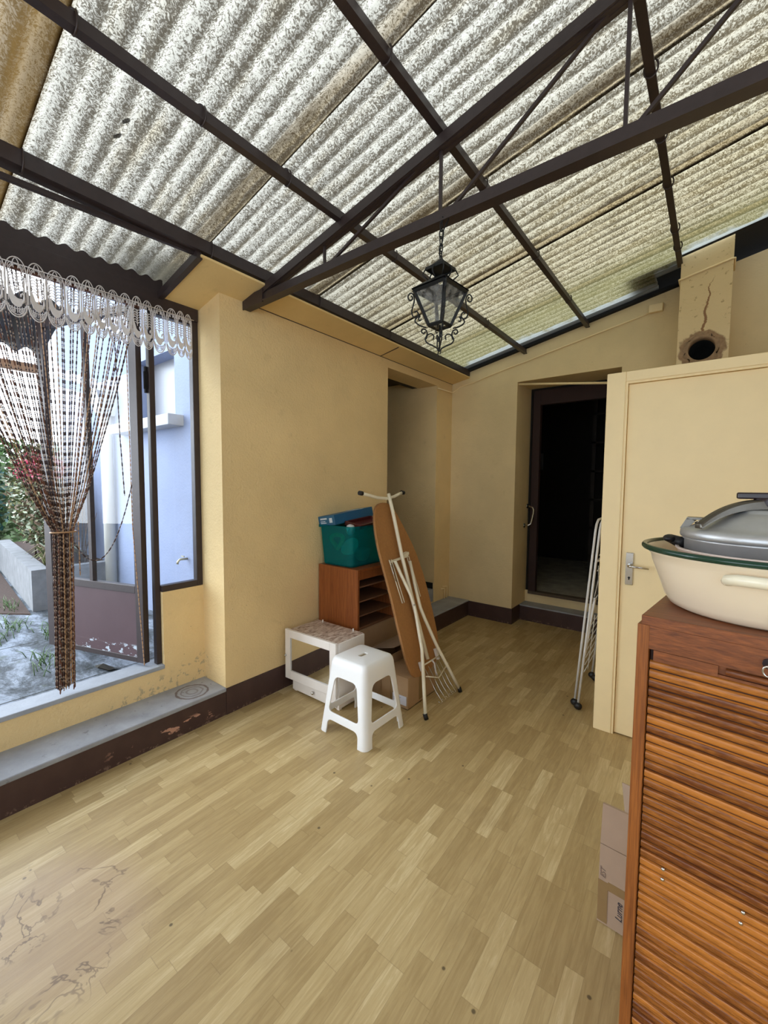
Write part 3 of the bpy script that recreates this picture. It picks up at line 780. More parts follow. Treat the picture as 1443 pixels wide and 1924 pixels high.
H = Vector((-2.635, 1.067, 0)); D = Vector((-.951, -.306, 0)).normalized(); Nn = Vector((-D.y, D.x, 0))
Ml = Matrix(((D.x, Nn.x, 0, H.x), (D.y, Nn.y, 0, H.y), (0, 0, 1, 0), (0, 0, 0, 1)))
e = thing('door_1', (H.x, H.y, .365), '', ''); del e['label']; del e['category']; struct(e, 'brown glazed metal door standing open outwards')
b = MB(); z0, z1 = .368, 2.475
b.box((0, -.018, z0), (.062, .018, z1), M=Ml); b.box((.80, -.018, z0), (.862, .018, z1), M=Ml); b.box((.062, -.018, 2.43), (.80, .018, z1), M=Ml); b.box((.062, -.018, .79), (.80, .018, .835), M=Ml); b.box((.062, -.018, z0), (.80, .018, .40), M=Ml)
df = b.build('door_frame', M_STEEL, e, bevel=.002)
MB().box((.425, -.014, .83), (.452, .014, 2.435), M=Ml).build('glazing_bar', M_STEEL, e)
def panel_mat():
    t = NT('brown_panel_flaking'); co = t.geo(); x, y, z = t.xyz(co)
    col = t.mix(t.noise(co, 6, 4), lin('4a383c'), lin('584549'))
    k = t.m('MULTIPLY', t.step(t.noise(t.map(co, (1,1,1.5)), 13, 5, .65), .56, .58), t.m('MULTIPLY', t.step(z, .375, .40), t.step(z, .475, .455)))
    col = t.mix(k, col, lin('aeb8c2'))
    return t.done(t.bsdf(col, .4, 0, t.bump(t.noise(co, 40, 2), .1, .002), .4))
M_PANEL = panel_mat()
MB().box((.05, -.010, .39), (.81, .010, .80), M=Ml).build('lower_panel', M_PANEL, e)
MB().box((.05, -.016, .37), (.81, .016, .458), M=Ml).build('kick_plate', M_PANEL, e)
MB().box((.055, -.002, .83), (.805, .002, 2.44), M=Ml).build('pane', M_GLASS, e)

# ------------------------------------------------------------------ bead curtain
M_B1 = simple('dark_bead', '3a221c', .35, 0, .2, 60); M_B2 = simple('brown_bead', '6b412d', .35, 0, .2, 60); M_B3 = simple('straw_bead', 'b28d6a', .4, 0, .15, 60); M_B4 = simple('cream_bead', '9c8673', .4, 0, .1, 60)
b = MB(); rg = random.Random(11)
def sample(pts, s):
    acc = 0
    for i in range(len(pts)-1):
        L = (pts[i+1]-pts[i]).length
        if acc + L >= s or i == len(pts)-2:
            return pts[i].lerp(pts[i+1], min(1, max(0, (s-acc)/max(L, 1e-6))))
        acc += L
def strand(pts, kind):
    pts = [Vector(p) for p in pts]
    tot = sum((pts[i+1]-pts[i]).length for i in range(len(pts)-1)); s = rg.uniform(0, .007)
    P, R, Mi = [], [], []
    pats = {0: [(.026, .0043, 0), (.007, .0030, 3), (.006, .0036, 0), (.006, .0036, 0), (.007, .0030, 3)],
            1: [(.024, .0042, 0), (.010, .003, 3), (.008, .0036, 0), (.010, .003, 3)],
            2: [(.030, .0038, 1), (.007, .0030, 3), (.008, .0036, 0), (.007, .0030, 3)],
            3: [(.024, .0036, 2), (.004, .0028, 2), (.020, .0036, 2), (.004, .003, 1)]}[kind]
    k = 0
    while s < tot - .03:
        L, r, m = pats[k % len(pats)]; k += 1
        for f, q in ((0, .35), (.22, 1.), (.78, 1.), (.97, .35)):
            P.append(sample(pts, s + L*f)); R.append(r*q*.88); Mi.append(m)
        s += L
    b.tube(P, R, 5, Mi)
tie = Vector((-2.605, .672, 1.197)); N = 54
for i in range(N):
    f = (i+.5)/N; yt = .17 + .90*f + rg.uniform(-.006, .006)
    if .44 < f < .9 and i % 4 == 1: continue
    xo = rg.uniform(-.012, .012); q = (f-.5)
    ty = tie.y + q*.088 + rg.uniform(-.004, .004); tx = tie.x + rg.uniform(-.016, .016)
    bow = .012*(1 if q > 0 else -1)*min(1, abs(q)*2)
    a0 = Vector((-2.605+xo, yt, 2.44)); a1 = Vector((-2.605+xo*.8, yt+(ty-yt)*.38+bow, 1.95)); a2 = Vector((-2.605+xo*.6, yt+(ty-yt)*.8+bow*.8, 1.42)); a3 = Vector((tx, ty, 1.197))
    by = .655 + q*.082 + rg.uniform(-.004, .004)
    a4 = Vector((tx, ty + (by-ty)*.3, .9)); a5 = Vector((tx, by, .348 + rg.uniform(0, .03)))
    kind = rg.choice((0, 0, 1, 1, 2, 3)) if .12 < f else rg.choice((0, 2, 3, 3))
    strand([a0, a1, a2, a3, a4, a5], kind)
# loose strands: one looped up, one hanging straight, short broken ends
loop = [Vector((-2.6, .70 + .30*t, 1.17 - .62*(1-(2*t-1)**2)*.42 + .28*t)) for t in [i/16 for i in range(17)]]
strand(loop, 0)
strand([(-2.6, .99, 2.4), (-2.6, .995, 1.2), (-2.595, 1.035, .36)], 3)
strand([(-2.6, .93, 2.4), (-2.6, .945, 1.7), (-2.6, .96, 1.35)], 0)
strand([(-2.6, .735, 1.25), (-2.6, .735, .93)], 3)
b.tube([tie + Vector((.03*cos(a), .055*sin(a), 0)) for a in [2*PI*i/20 for i in range(20)]], .004, 6, 2, closed=True)
b.box((-2.615, .12, 2.438), (-2.595, 1.08, 2.452), 1)
o = b.build('bead_curtain', [M_B1, M_B2, M_B3, M_B4]); tag(o, 'brown bead string curtain gathered and tied in the open glazed doorway', 'curtain'); o['kind'] = 'stuff'

# ------------------------------------------------------------------ lace valance
M_LACE = simple('white_crochet_cotton', 'd6d2d3', .85, 0, .05, 60)
b = MB()
cent = [.205, .285, .365, .445, .521, .598, .672, .741, .803, .864, .924, .978, 1.035, 1.095, 1.16, 1.226, 1.277, 1.328]
lace_x = lambda y: -2.565 + .010*sin(y*26)
def P3(y, z): return Vector((lace_x(y), y, z))
ZT = 2.462
for i, yc in enumerate(cent):
    w = ((cent[i+1] if i+1 < len(cent) else yc+.05) - (cent[i-1] if i else yc-.08))/2
    hw = w*.47; zt = ZT - .004*rg.random()
    pt = lambda u, v, dx=0: P3(yc + u*hw, zt - v) + Vector((dx, 0, 0))
    # cartouche: rounded top, straight sides, scalloped bottom
    arch = [pt(cos(a), .045 - .062*sin(a)) for a in [PI*k/12 for k in range(13)]]
    b.tube([pt(1, .185)] + arch + [pt(-1, .185)], .0024, 5)
    b.tube([pt(.80, .18)] + [pt(.80*cos(a), .055 - .045*sin(a)) for a in [PI*k/10 for k in range(11)]] + [pt(-.80, .18)], .0016, 4)
    b.tube([pt(.62*cos(a), .05 - .035*sin(a)) for a in [PI*k/8 for k in range(9)]], .002, 4)
    b.tube([pt(.34*cos(a), .03 - .042*sin(a)) for a in [PI*k/8 for k in range(9)]], .002, 4)
    for q in (-.5, .5):
        b.tube([pt(q + .3*cos(a), .012 - .02*sin(a) + .02) for a in [PI*k/6 for k in range(7)]], .0018, 4)
    # ladder of small arcs
    for r in range(6):
        v = .062 + .0135*r
        for q in (-.38, .38):
            b.tube([pt(q + .32*cos(a), v - .010*sin(a)) for a in [PI*k/5 for k in range(6)]], .0021, 4)
    b.tube([pt(0, .05), pt(0, .14)], .0020, 4)
    for q in (-.74, .74): b.tube([pt(q, .06), pt(q, .15)], .0018, 4)
    # swan
    body = [(-.82, .125), (-.62, .118), (-.42, .135), (-.22, .158), (.05, .166), (.30, .168), (.52, .165), (.58, .180), (.42, .198), (.15, .206), (-.18, .203), (-.48, .192), (-.70, .172), (-.82, .15)]
    b.prism([pt(u, v, .0015) for u, v in body], (-.003, 0, 0))
    neck = [(.42, .186), (.60, .180), (.74, .165), (.74, .148), (.58, .140), (.44, .146), (.40, .158)]
    b.tube([pt(u, v) for u, v in neck], [.005, .005, .0045, .004, .0042, .004, .0018], 5)
    # lower net and scallop
    b.tube([pt(.95*cos(a), .19 + .024*sin(a)) for a in [PI*k/10 for k in range(11)]], .002, 4)
    b.tube([pt(1.0*cos(a), .188 + .062*sin(a)) for a in [PI*k/12 for k in range(13)]], .003, 5)
    b.tube([pt(.8*cos(a), .195 + .045*sin(a)) for a in [PI*k/12 for k in range(13)]], .0018, 4)
    for q in (-.42, .42):
        b.tube([pt(q + .22*cos(a), .222 + .010*sin(a)) for a in [2*PI*k/10 for k in range(10)]], .0017, 4, closed=True)
        b.tube([pt(q + .09*cos(a), .222 + .004*sin(a)) for a in [2*PI*k/8 for k in range(8)]], .0014, 4, closed=True)
    for k in range(7):
        u = -.75 + .25*k; b.tube([pt(u, .203), pt(u*.8, .232)], .0012, 3)
    for k in range(4):
        b.tube([pt(-.85, .07+.02*k), pt(-.6, .075+.02*k)], .0013, 3); b.tube([pt(.85, .07+.02*k), pt(.6, .075+.02*k)], .0013, 3)
v = thing('lace_valance', (-2.565, .75, 2.2), 'white crochet lace valance with a row of swans across the top of the glazed door', 'curtain')
b.build('crochet_panel', M_LACE, v)
MB().tube([(-2.556, .1, 2.448), (-2.556, 1.36, 2.448)], .0025, 6).build('hanging_wire', M_LACE, v)

# ------------------------------------------------------------------ outside
GZ = .30
struct(MB().box((-14, -8, GZ-.2), (-2.70, 1.66, GZ)).build('floor_terrace', M_GROUND), 'weathered concrete terrace outside the glazed door')
b = MB(); YW = 1.65
wx0, wx1, wz0, wz1 = -4.15, -3.42, 1.995, 2.52
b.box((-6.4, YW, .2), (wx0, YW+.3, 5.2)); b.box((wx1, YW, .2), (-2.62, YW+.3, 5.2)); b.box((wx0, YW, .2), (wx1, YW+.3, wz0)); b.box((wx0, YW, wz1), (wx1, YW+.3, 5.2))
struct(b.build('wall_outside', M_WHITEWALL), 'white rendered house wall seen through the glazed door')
e = thing('window_4', (-3.78, YW+.14, wz0), '', ''); del e['label']; del e['category']; struct(e, 'small grey window in the white house wall outside')
MB().box((wx0, YW+.13, wz0), (wx1, YW+.15, wz1)).build('pane', simple('grey_blind', '8b8d94', .35, 0, .1, 4), e)
b = MB(); b.box((wx0, YW+.10, wz0), (wx0+.03, YW+.13, wz1)); b.box((wx1-.03, YW+.10, wz0), (wx1, YW+.13, wz1)); b.build('window_frame', M_STEEL, e)
MB().box((-4.45, YW-.12, 1.90), (-3.29, YW+.06, 1.985)).build('window_sill', simple('concrete_sill', 'c3c6cb', .8, 0, .1, 20, .2), e, bevel=.004)
dp = thing('downpipe', (-4.72, YW-.06, GZ), 'pale downpipe with square hopper head on the white wall outside', 'pipe')
MB().tube([(-4.70, YW-.06, GZ), (-4.70, YW-.06, 2.12)], .05, 16).build('pipe', simple('pale_pipe_paint', 'c9c7bf', .5, 0, .08, 8), dp)
MB().hexa([(-4.77, YW-.12, 2.10), (-4.63, YW-.12, 2.10), (-4.63, YW, 2.10), (-4.77, YW, 2.10)], [(-4.84, YW-.18, 2.34), (-4.56, YW-.18, 2.34), (-4.56, YW, 2.34), (-4.84, YW, 2.34)]).build('hopper_head', simple('pale_hopper_paint', 'bfc4c9', .5, 0, .08, 8), dp)
tp = thing('garden_tap', (-3.28, YW-.03, .84), 'small brass tap on the white wall outside the fixed window', 'tap')
MB().tube([(-3.28, YW, .85), (-3.28, YW-.06, .85), (-3.28, YW-.075, .835), (-3.28, YW-.08, .815)], .009, 8).build('spout', simple('dull_brass', 'b9b39a', .4, .8), tp)
MB().bar((-3.30, YW-.035, .872), (-3.26, YW-.035, .872), .01, .008).build('tap_handle', simple('dull_brass_handle', 'b9b39a', .4, .8), tp)

# corrugated awning outside
b = MB(); vs = []; fs = []; n = 130
for i in range(n+1):
    y = -.4 + (0.93+.4)*i/n
    zw = -.022*cos(2*PI*y/.13)
    vs += [(-3.35, y, 2.58+zw), (-3.95, y, 2.40+zw), (-3.35, y, 2.586+zw), (-3.95, y, 2.406+zw)]
for i in range(n):
    a = i*4; c = a+4
    fs += [(a, a+1, c+1, c), (a+2, c+2, c+3, a+3), (a+1, a+3, c+3, c+1), (a, c, c+2, a+2)]
aw = thing('awning', (-3.6, -.5, 2.3), 'dark corrugated awning with scalloped edge outside the glazed door', 'awning')
b.add(vs, fs, 0, True).build('corrugated_sheet', simple('dark_fibre_sheet', '4c4c4e', .9, 0, .3, 30, .3), aw)
MB().box((-3.98, -.4, 2.25), (-3.92, .90, 2.305)).build('front_beam', simple('tan_timber', 'b08d72', .7, 0, .15, 12), aw)
MB().box((-3.97, -.35, GZ), (-3.92, -.30, 2.25)).build('post', M_STEEL, aw)

# planter and plants
M_PLANT = simple('rough_planter_concrete', '85888c', .95, 0, .35, 8, .8, 20)
b = MB()
b.prism([(-4.69, .965, GZ), (-7.5, 1.2, GZ), (-7.5, 1.33, GZ), (-4.78, 1.10, GZ), (-4.80, YW, GZ), (-4.70, YW, GZ)][::-1], (0, 0, .37))
pl = thing('planter_wall', (-5.5, 1.2, GZ), 'rough concrete planter wall holding the shrub bed outside', 'planter')
b.build('retaining_wall', M_PLANT, pl)
MB().prism([(-4.8, 1.1, GZ+.30), (-4.8, YW, GZ+.30), (-7.5, YW, GZ+.30), (-7.5, 1.33, GZ+.30)], (0, 0, .03)).build('soil', M_SOIL, pl)
struct(MB().prism([(-4.60, .93, GZ), (-7.5, 1.18, GZ), (-8.5, -.5, GZ), (-5.6, .2, GZ)], (0,0,.012)).build('floor_litter', M_SOIL), 'brown leaf litter in front of the planter')
def leaf_cloud(rg, c, rad3, n, size, mats, b, lean=0):
    for _ in range(n):
        while True:
            p = Vector((rg.uniform(-1,1), rg.uniform(-1,1), rg.uniform(-1,1)))
            if .15 < p.length < 1: break
        q = Vector((c[0]+p.x*rad3[0], c[1]+p.y*rad3[1], c[2]+p.z*rad3[2]))
        d = Vector((rg.uniform(-1,1), rg.uniform(-1,1), rg.uniform(-.3,1))).normalized(); s = size*rg.uniform(.6, 1.4)
        u = d.orthogonal().normalized(); 
        b.add([q, q + d*s*.5 + u*s*.22, q + d*s, q + d*s*.5 - u*s*.22], [(0,1,2,3)], rg.randrange(mats))
M_L1 = simple('green_leaf', '4c5c3a', .6, 0, .3, 30); M_L2 = simple('olive_leaf', '767a4e', .6, 0, .3, 30); M_L3 = simple('dry_brown_leaf', '7a6755', .7, 0, .3, 30); M_L4 = simple('pale_grey_leaf', '9aa58f', .7, 0, .2, 30); M_FL = simple('crimson_flower', 'b0284f', .5, 0, .2, 30); M_LG = simple('hedge_green', '5c7a4a', .6, 0, .3, 20); M_LB = simple('blue_green_leaf', '2e5a58', .6, 0, .3, 20)
rg = random.Random(21)
t = thing('flowering_shrub', (-5.3, 1.38, GZ+.33), 'brownish shrub with crimson flowers growing in the planter outside', 'shrub')
b = MB(); leaf_cloud(rg, (-5.75, 1.33, 1.12), (.62, .24, .42), 4200, .055, 4, b); leaf_cloud(rg, (-6.3, 1.35, 1.35), (.7, .24, .5), 1500, .06, 4, b); b.build('foliage', [M_L1, M_L2, M_L3, M_L4], t)
b = MB()
for _ in range(60):
    p = Vector((rg.uniform(-5.9, -5.0), rg.uniform(1.25, 1.5), GZ+.33)); q = p + Vector((rg.uniform(-.4,.4), rg.uniform(-.12,.08), rg.uniform(.5, 1.3)))
    b.tube([p, p.lerp(q, .5) + Vector((rg.uniform(-.05,.05), 0, .05)), q], [.006, .004, .002], 4)
b.build('stems', simple('twig_brown', '6e5a4c', .8), t)
b = MB(); leaf_cloud(rg, (-5.55, 1.25, 1.58), (.42, .22, .17), 320, .05, 1, b); b.build('flowers', M_FL, t)['kind'] = 'stuff'
t = thing('strappy_plant', (-4.95, 1.22, GZ+.33), 'spiky plant with arching strap leaves at the planter corner outside', 'plant')
b = MB()
for _ in range(70):
    a = rg.uniform(0, 2*PI); L = rg.uniform(.2, .5); p = Vector((-4.95+rg.uniform(-.08,.08), 1.2+rg.uniform(-.06,.06), GZ+.33)); d = Vector((cos(a), sin(a)*.6, 0))
    pts = [p + d*L*.75*f + V*(L*(1.5*f - 1.15*f*f)) for f in (0, .3, .6, 1)]
    b.tube(pts, [.009, .010, .007, .001], 4, rg.randrange(3), flat=.25)
b.build('leaves', [M_L2, M_L3, M_L4], t)
tag(MB().tube([(-4.80, 1.12, GZ+.3), (-4.80, 1.12, 1.02)], .022, 10).build('plant_stake', M_LB), 'dark green stake standing among the spiky leaves in the planter', 'stake')
t = thing('garden_hedge', (-10, 1.0, GZ), 'green hedge in the distance beyond the planter', 'hedge')
b = MB(); leaf_cloud(rg, (-10.2, 1.0, 1.25), (.9, 2.6, 1.05), 7000, .16, 2, b); b.build('foliage', [M_LG, M_L1], t)
b = MB().box((-10.3, -1.2, GZ-.01), (-10.1, 3.2, 1.6)); b.build('inner_stems', M_L1, t)
t = thing('dark_conifer', (-8.2, .95, GZ), 'dark blue-green bush left of the crimson flowers outside', 'bush')
b = MB(); leaf_cloud(rg, (-8.3, 1.0, 1.15), (.55, .5, .85), 2600, .11, 2, b); b.build('foliage', [M_LB, M_L1], t)
MB().tube([(-8.3, 1.0, GZ), (-8.3, 1.0, 1.5)], .05, 8).build('trunk', M_L3, t)
b = MB()
for cx, cy in ((-4.3, .75), (-3.9, .9), (-4.05, .62), (-5.0, .85), (-3.55, .98), (-3.3, .72)):
    for _ in range(34):
        a = rg.uniform(0, 2*PI); p = Vector((cx+rg.gauss(0,.10), cy+rg.gauss(0,.04), GZ)); L = rg.uniform(.03, .09)
        b.tube([p, p + Vector((cos(a)*.02, sin(a)*.02, L*.7)), p + Vector((cos(a)*.05, sin(a)*.05, L))], [.003, .0025, .0008], 3)
o = b.build('grass_tufts', M_LG); tag(o, 'small grass tufts growing in the terrace joints outside', 'grass'); o['kind'] = 'stuff'

o = MB().add([(-2.98, .90, GZ+.012), (-2.93, .93, GZ+.03), (-2.86, .97, GZ+.008), (-2.82, 1.0, GZ+.022), (-2.84, .93, GZ+.012), (-2.90, .89, GZ+.028)], [(0,5,1), (1,5,4,2), (2,4,3)]).add([(-2.98, .90, GZ+.006), (-2.93, .93, GZ+.024), (-2.86, .97, GZ+.002), (-2.82, 1.0, GZ+.016), (-2.84, .93, GZ+.006), (-2.90, .89, GZ+.022)], [(1,5,0), (2,4,5,1), (3,4,2)]).build('dead_leaf', simple('rotten_leaf', '2e2a20', .8))
tag(o, 'dark curled dead leaf on the terrace just outside the sill', 'leaf')

# ------------------------------------------------------------------ plastic stool
def rsq(h, r, z, n=8):
    pts = []
    for k, (sx, sy) in enumerate(((1,1), (-1,1), (-1,-1), (1,-1))):
        for i in range(n+1):
            a = PI/2*k + PI/2*i/n
            pts.append((sx*(h-r) + r*cos(a), sy*(h-r) + r*sin(a), z))
    return pts
SC = Vector((-1.588, 1.842, 0))
def loft(b, rings, mi=0):
    n = len(rings[0])
    for i in range(len(rings)-1):
        b.add(rings[i]+rings[i+1], [(j, (j+1) % n, n+(j+1) % n, n+j) for j in range(n)], mi, True)
    b.add(rings[0], [tuple(range(n))[::-1]], mi); b.add(rings[-1], [tuple(range(n))], mi)
def half(z): return .185 - (.185-.137)*z/.43
outer = MB(); loft(outer, [rsq(half(0), .035, 0), rsq(half(.2), .035, .2), rsq(half(.405), .034, .405), rsq(half(.425)-.002, .034, .425), rsq(half(.44)-.009, .030, .439), rsq(half(.445)-.022, .022, .445)])
inner = MB(); loft(inner, [rsq(half(-.05)-.009, .027, -.05), rsq(half(.2)-.008, .027, .2), rsq(half(.40)-.008, .027, .40), rsq(half(.425)-.016, .024, .425), rsq(half(.43)-.03, .02, .436)])
def weld(o):
    bm = bmesh.new(); bm.from_mesh(o.data); bmesh.ops.remove_doubles(bm, verts=bm.verts, dist=1e-5); bmesh.ops.recalc_face_normals(bm, faces=bm.faces); bm.to_mesh(o.data); bm.free()
def loc0(o):
    o.data.transform(Matrix.Translation(o.location)); o.location = (0,0,0); weld(o); return o
st = loc0(outer.build('plastic_stool', M_WHITEP)); ci = loc0(inner.build('cut_inner', M_WHITEP)); boolcut(st, ci)
def rpoly(corners, r, n=6):
    out = []; k = len(corners)
    for i in range(k):
        p0, p1, p2 = Vector(corners[i-1]), Vector(corners[i]), Vector(corners[(i+1) % k])
        a = (p0-p1).normalized(); c = (p2-p1).normalized(); rr = r[i] if isinstance(r, (list, tuple)) else r
        s, e = p1 + a*rr, p1 + c*rr
        for q in range(n+1):
            t = q/n; out.append((1-t)**2*s + 2*t*(1-t)*p1 + t*t*e)
    return out
win = rpoly([(-.118, .130), (.118, .130), (.084, .340), (-.084, .340)], [.03, .03, .04, .04])
arch = rpoly([(-.126, -.03), (.126, -.03), (.118, .086), (-.118, .086)], [.001, .001, .035, .035])
for shp in (win, arch):
    for ax in (0, 1):
        c = MB()
        if ax == 0: c.prism([(p[0], -.3, p[1]) for p in shp], (0, .6, 0))
        else: c.prism([(-.3, p[0], p[1]) for p in shp], (.6, 0, 0))
        boolcut(st, loc0(c.build('cut', M_WHITEP)))
c = MB(); c.prism([(p[0], p[1], .38) for p in rpoly([(-.014, -.03), (.014, -.03), (.014, .03), (-.014, .03)], .009)], (0, 0, .1)); boolcut(st, loc0(c.build('cut', M_WHITEP)))
for p in st.data.polygons: p.use_smooth = True
st.location = SC; st.rotation_euler = (0, 0, rad(-1.0))
st.data.set_sharp_from_angle(angle=rad(38))
bv = st.modifiers.new('bevel', 'BEVEL'); bv.width = .0022; bv.segments = 2; bv.limit_method = 'ANGLE'; bv.angle_limit = rad(55)
tag(st, 'white plastic stool with a slotted seat standing on the lino floor', 'stool')

# ------------------------------------------------------------------ white mirror cabinet on the floor
W = thing('mirror_cabinet', (-2.05, 2.0, 0), 'small white wooden cabinet with mirror door and worn top on the floor', 'cabinet')
def worn_mat():
    t = NT('worn_white_top'); co = t.co()
    n = t.noise(t.map(co, (3, 1, 1)), 16, 5, .7)
    col = t.ramp(n, [(.38, lin('8a7365')), (.5, lin('bda99b')), (.64, lin('dccfc6'))])
    return t.done(t.bsdf(col, .6))
b = MB(); b.box((-2.265, 1.872, .012), (-2.25, 2.12, .43)); b.box((-1.83, 1.872, .012), (-1.815, 2.12, .44)); b.box((-2.25, 2.105, .012), (-1.83, 2.12, .43)); b.box((-2.25, 1.872, .012), (-1.83, 2.12, .024)); b.box((-2.25, 1.872, .105), (-1.83, 2.12, .117))
b.box((-2.26, 1.88, 0), (-2.235, 1.905, .012)); b.box((-1.845, 1.88, 0), (-1.82, 1.905, .012)); b.box((-2.26, 2.09, 0), (-2.235, 2.115, .012)); b.box((-1.845, 2.09, 0), (-1.82, 2.115, .012))
b.build('carcass', M_WHITEW, W, bevel=.002)
MB().box((-2.275, 1.868, .43), (-1.832, 2.125, .442)).build('worn_top', worn_mat(), W)
dr = MB().box((-2.25, 1.862, .02), (-1.832, 1.88, .098)).build('drawer', M_WHITEW, W, bevel=.003)
MB().ball((-2.04, 1.852, .058), .011, 8).tube([(-2.04, 1.864, .058), (-2.04, 1.852, .058)], .005, 8).build('knob', M_CHROME, dr)
Z = lambda p: p
Md = Matrix.Translation((-1.835, 1.868, 0)) @ Matrix.Rotation(rad(1.5), 4, 'Z')
b = MB(); x0, x1, z0, z1 = -.465, .015, .098, .446
b.box((x0, -.022, z0), (x0+.052, 0, z1), M=Md); b.box((x1-.055, -.022, z0), (x1, 0, z1), M=Md); b.box((x0+.052, -.022, z0), (x1-.055, 0, z0+.06), M=Md); b.box((x0+.052, -.022, z1-.055), (x1-.055, 0, z1), M=Md)
dd = b.build('door', M_WHITEW, W, bevel=.003)
MB().box((x0+.05, -.014, z0+.055), (x1-.053, -.010, z1-.052), M=Md).build('mirror', M_MIRROR, dd)
MB().ball(Md @ Vector((x0+.012, -.03, .262)), .008, 6).build('knob', M_CHROME, dd)
for px in (-2.2, -1.9): MB().tube([(px, 2.1, .442), (px, 2.1, .462)], .005, 8).build('peg', M_WHITEW, W)

# ------------------------------------------------------------------ cartons, brown shelf unit, crate
def carton(name, loc, label, lo, hi, mat, flaps=None, openTop=False, tape=None, th=.006):
    t = thing(name, loc, label, 'box'); x0, y0, z0 = lo; x1, y1, z1 = hi
    b = MB()
    b.box((x0, y0, z0), (x1, y0+th, z1)); b.box((x0, y1-th, z0), (x1, y1, z1)); b.box((x0, y0+th, z0), (x0+th, y1-th, z1)); b.box((x1-th, y0+th, z0), (x1, y1-th, z1)); b.box((x0, y0, z0), (x1, y1, z0+th))
    b.build('carton_body', mat, t, bevel=.001)
    if not openTop:
        ym = (y0+y1)/2
        MB().box((x0, y0, z1), (x1, ym-.002, z1+.004)).build('flap', mat, t); MB().box((x0, ym+.002, z1), (x1, y1, z1+.004)).build('flap', mat, t)
    return t
t = carton('cardboard_box', (-2.14, 2.42, 0), 'large plain cardboard box under the brown shelf unit', (-2.335, 2.135, 0), (-1.925, 2.66, .403), M_CARD)
# open carton in front of it
t = carton('cardboard_box', (-1.80, 2.42, 0), 'open dark-looking cardboard box behind the white stool with one flap up', (-1.915, 2.20, 0), (-1.70, 2.62, .27), M_CARD, openTop=True)
MB().hexa([(-1.905, 2.30, .262), (-1.905, 2.61, .262), (-1.69, 2.61, .305), (-1.72, 2.33, .30)][::-1], [(-1.905, 2.30, .267), (-1.905, 2.61, .267), (-1.69, 2.61, .31), (-1.72, 2.33, .305)][::-1]).build('flap', M_CARDP, t)
# labelled carton
t = carton('cardboard_box', (-1.6, 2.32, 0), 'brown cardboard box with a white address label behind the stool', (-1.695, 2.16, 0), (-1.48, 2.50, .205), M_CARD)
MB().box((-1.482, 2.29, .02), (-1.4785, 2.335, .209)).build('tape', M_TAPE, t)
MB().box((-1.62, 2.157, .03), (-1.605, 2.159, .2)).build('tape', M_TAPE, t)
lb = MB().box((-1.60, 2.1565, .025), (-1.49, 2.1595, .085)).build('address_label', M_LABEL, t)
b = MB()
for r, L in ((.068, .06), (.058, .045), (.043, .03)): b.box((-1.59, 2.1562, r), (-1.59+L, 2.1566, r+.003))
b.build('printed_lines', simple('faint_blue_print', '8f9ccb', .7), lb)
# brown shelf unit
U = thing('shelf_unit', (-2.13, 2.42, .408), 'brown wooden shelf unit with four open compartments standing on a cardboard box', 'shelf')
x0, x1, y0, y1, z0, z1 = -2.332, -1.935, 2.185, 2.62, .408, .848
MB().box((x0, y0, z0), (x1, y0+.018, z1)).build('side_panel', M_SHELFW, U, bevel=.001); MB().box((x0, y1-.018, z0), (x1, y1, z1)).build('side_panel', M_SHELFW, U, bevel=.001)
MB().box((x0, y0+.018, z1-.018), (x1, y1-.018, z1)).build('top', M_SHELFW, U); MB().box((x0, y0+.018, z0), (x1-.01, y1-.018, z0+.016)).build('base', M_SHELFI, U)
MB().box((x0, y0+.018, z0), (x0+.008, y1-.018, z1-.018)).build('back', M_SHELFI, U)
MB().box((x1-.02, y0+.018, z1-.075), (x1-.004, y1-.018, z1-.02)).build('front_rail', M_SHELFW, U)
for z in (.715, .61, .505): MB().box((x0+.008, y0+.018, z), (x1-.006, y1-.018, z+.009)).build('shelf', M_SHELFI, U)
# crate
def crate_mat():
    t = NT('teal_clear_plastic')
    tr = t.n('ShaderNodeBsdfTransparent'); tr.inputs[0].default_value = (.16, .74, .78, 1)
    df = t.bsdf(lin('0f8a8c'), .25)
    mx = t.n('ShaderNodeMixShader'); mx.inputs[0].default_value = .30; t.link(tr.outputs[0], mx.inputs[1]); t.link(df, mx.inputs[2])
    return t.done(mx.outputs[0])
M_CRATE = crate_mat()
cx0, cx1, cy0, cy1, cz0, cz1 = -2.335, -2.0, 2.195, 2.60, .85, 1.148
b = MB(); ins = .014
def cring(i, z): 
    a = rpoly([(cx0+i, cy0+i), (cx1-i, cy0+i), (cx1-i, cy1-i), (cx0+i, cy1-i)], .035, 5); return [(p[0], p[1], z) for p in a]
rings = [cring(.022, cz0), cring(.018, cz0+.01), cring(0, cz1-.02), cring(-.012, cz1-.018), cring(-.012, cz1), cring(.004, cz1), cring(.022, cz0+.014)]
n = len(rings[0])
for i in range(len(rings)-1): b.add(rings[i]+rings[i+1], [(j, (j+1) % n, n+(j+1) % n, n+j) for j in range(n)], 0, False)
b.add(rings[0], [tuple(range(n))[::-1]]); b.add(rings[-1], [tuple(range(n))])
tag(b.build('plastic_crate', M_CRATE), 'translucent teal plastic crate full of odds and ends on the shelf unit', 'crate')
tg = 'things in the teal crate'
bw = MB(); bw.lathe([(.03, 0), (.055, .02), (.075, .055), (.072, .055), (.052, .022), (.001, .006)], (0,0,0), 28)
o = bw.build('bowl', simple('mint_plastic', '4fd0b0', .3), xf=Matrix.Translation((-2.10, 2.32, .96)) @ Matrix.Rotation(rad(50), 4, 'X')); tag(o, 'mint green plastic bowl seen through the wall of the teal crate', 'bowl')
bw = MB(); bw.lathe([(.03, 0), (.055, .03), (.06, .09), (.057, .09), (.05, .03), (.001, .006)], (-2.10, 2.42, .87), 28)
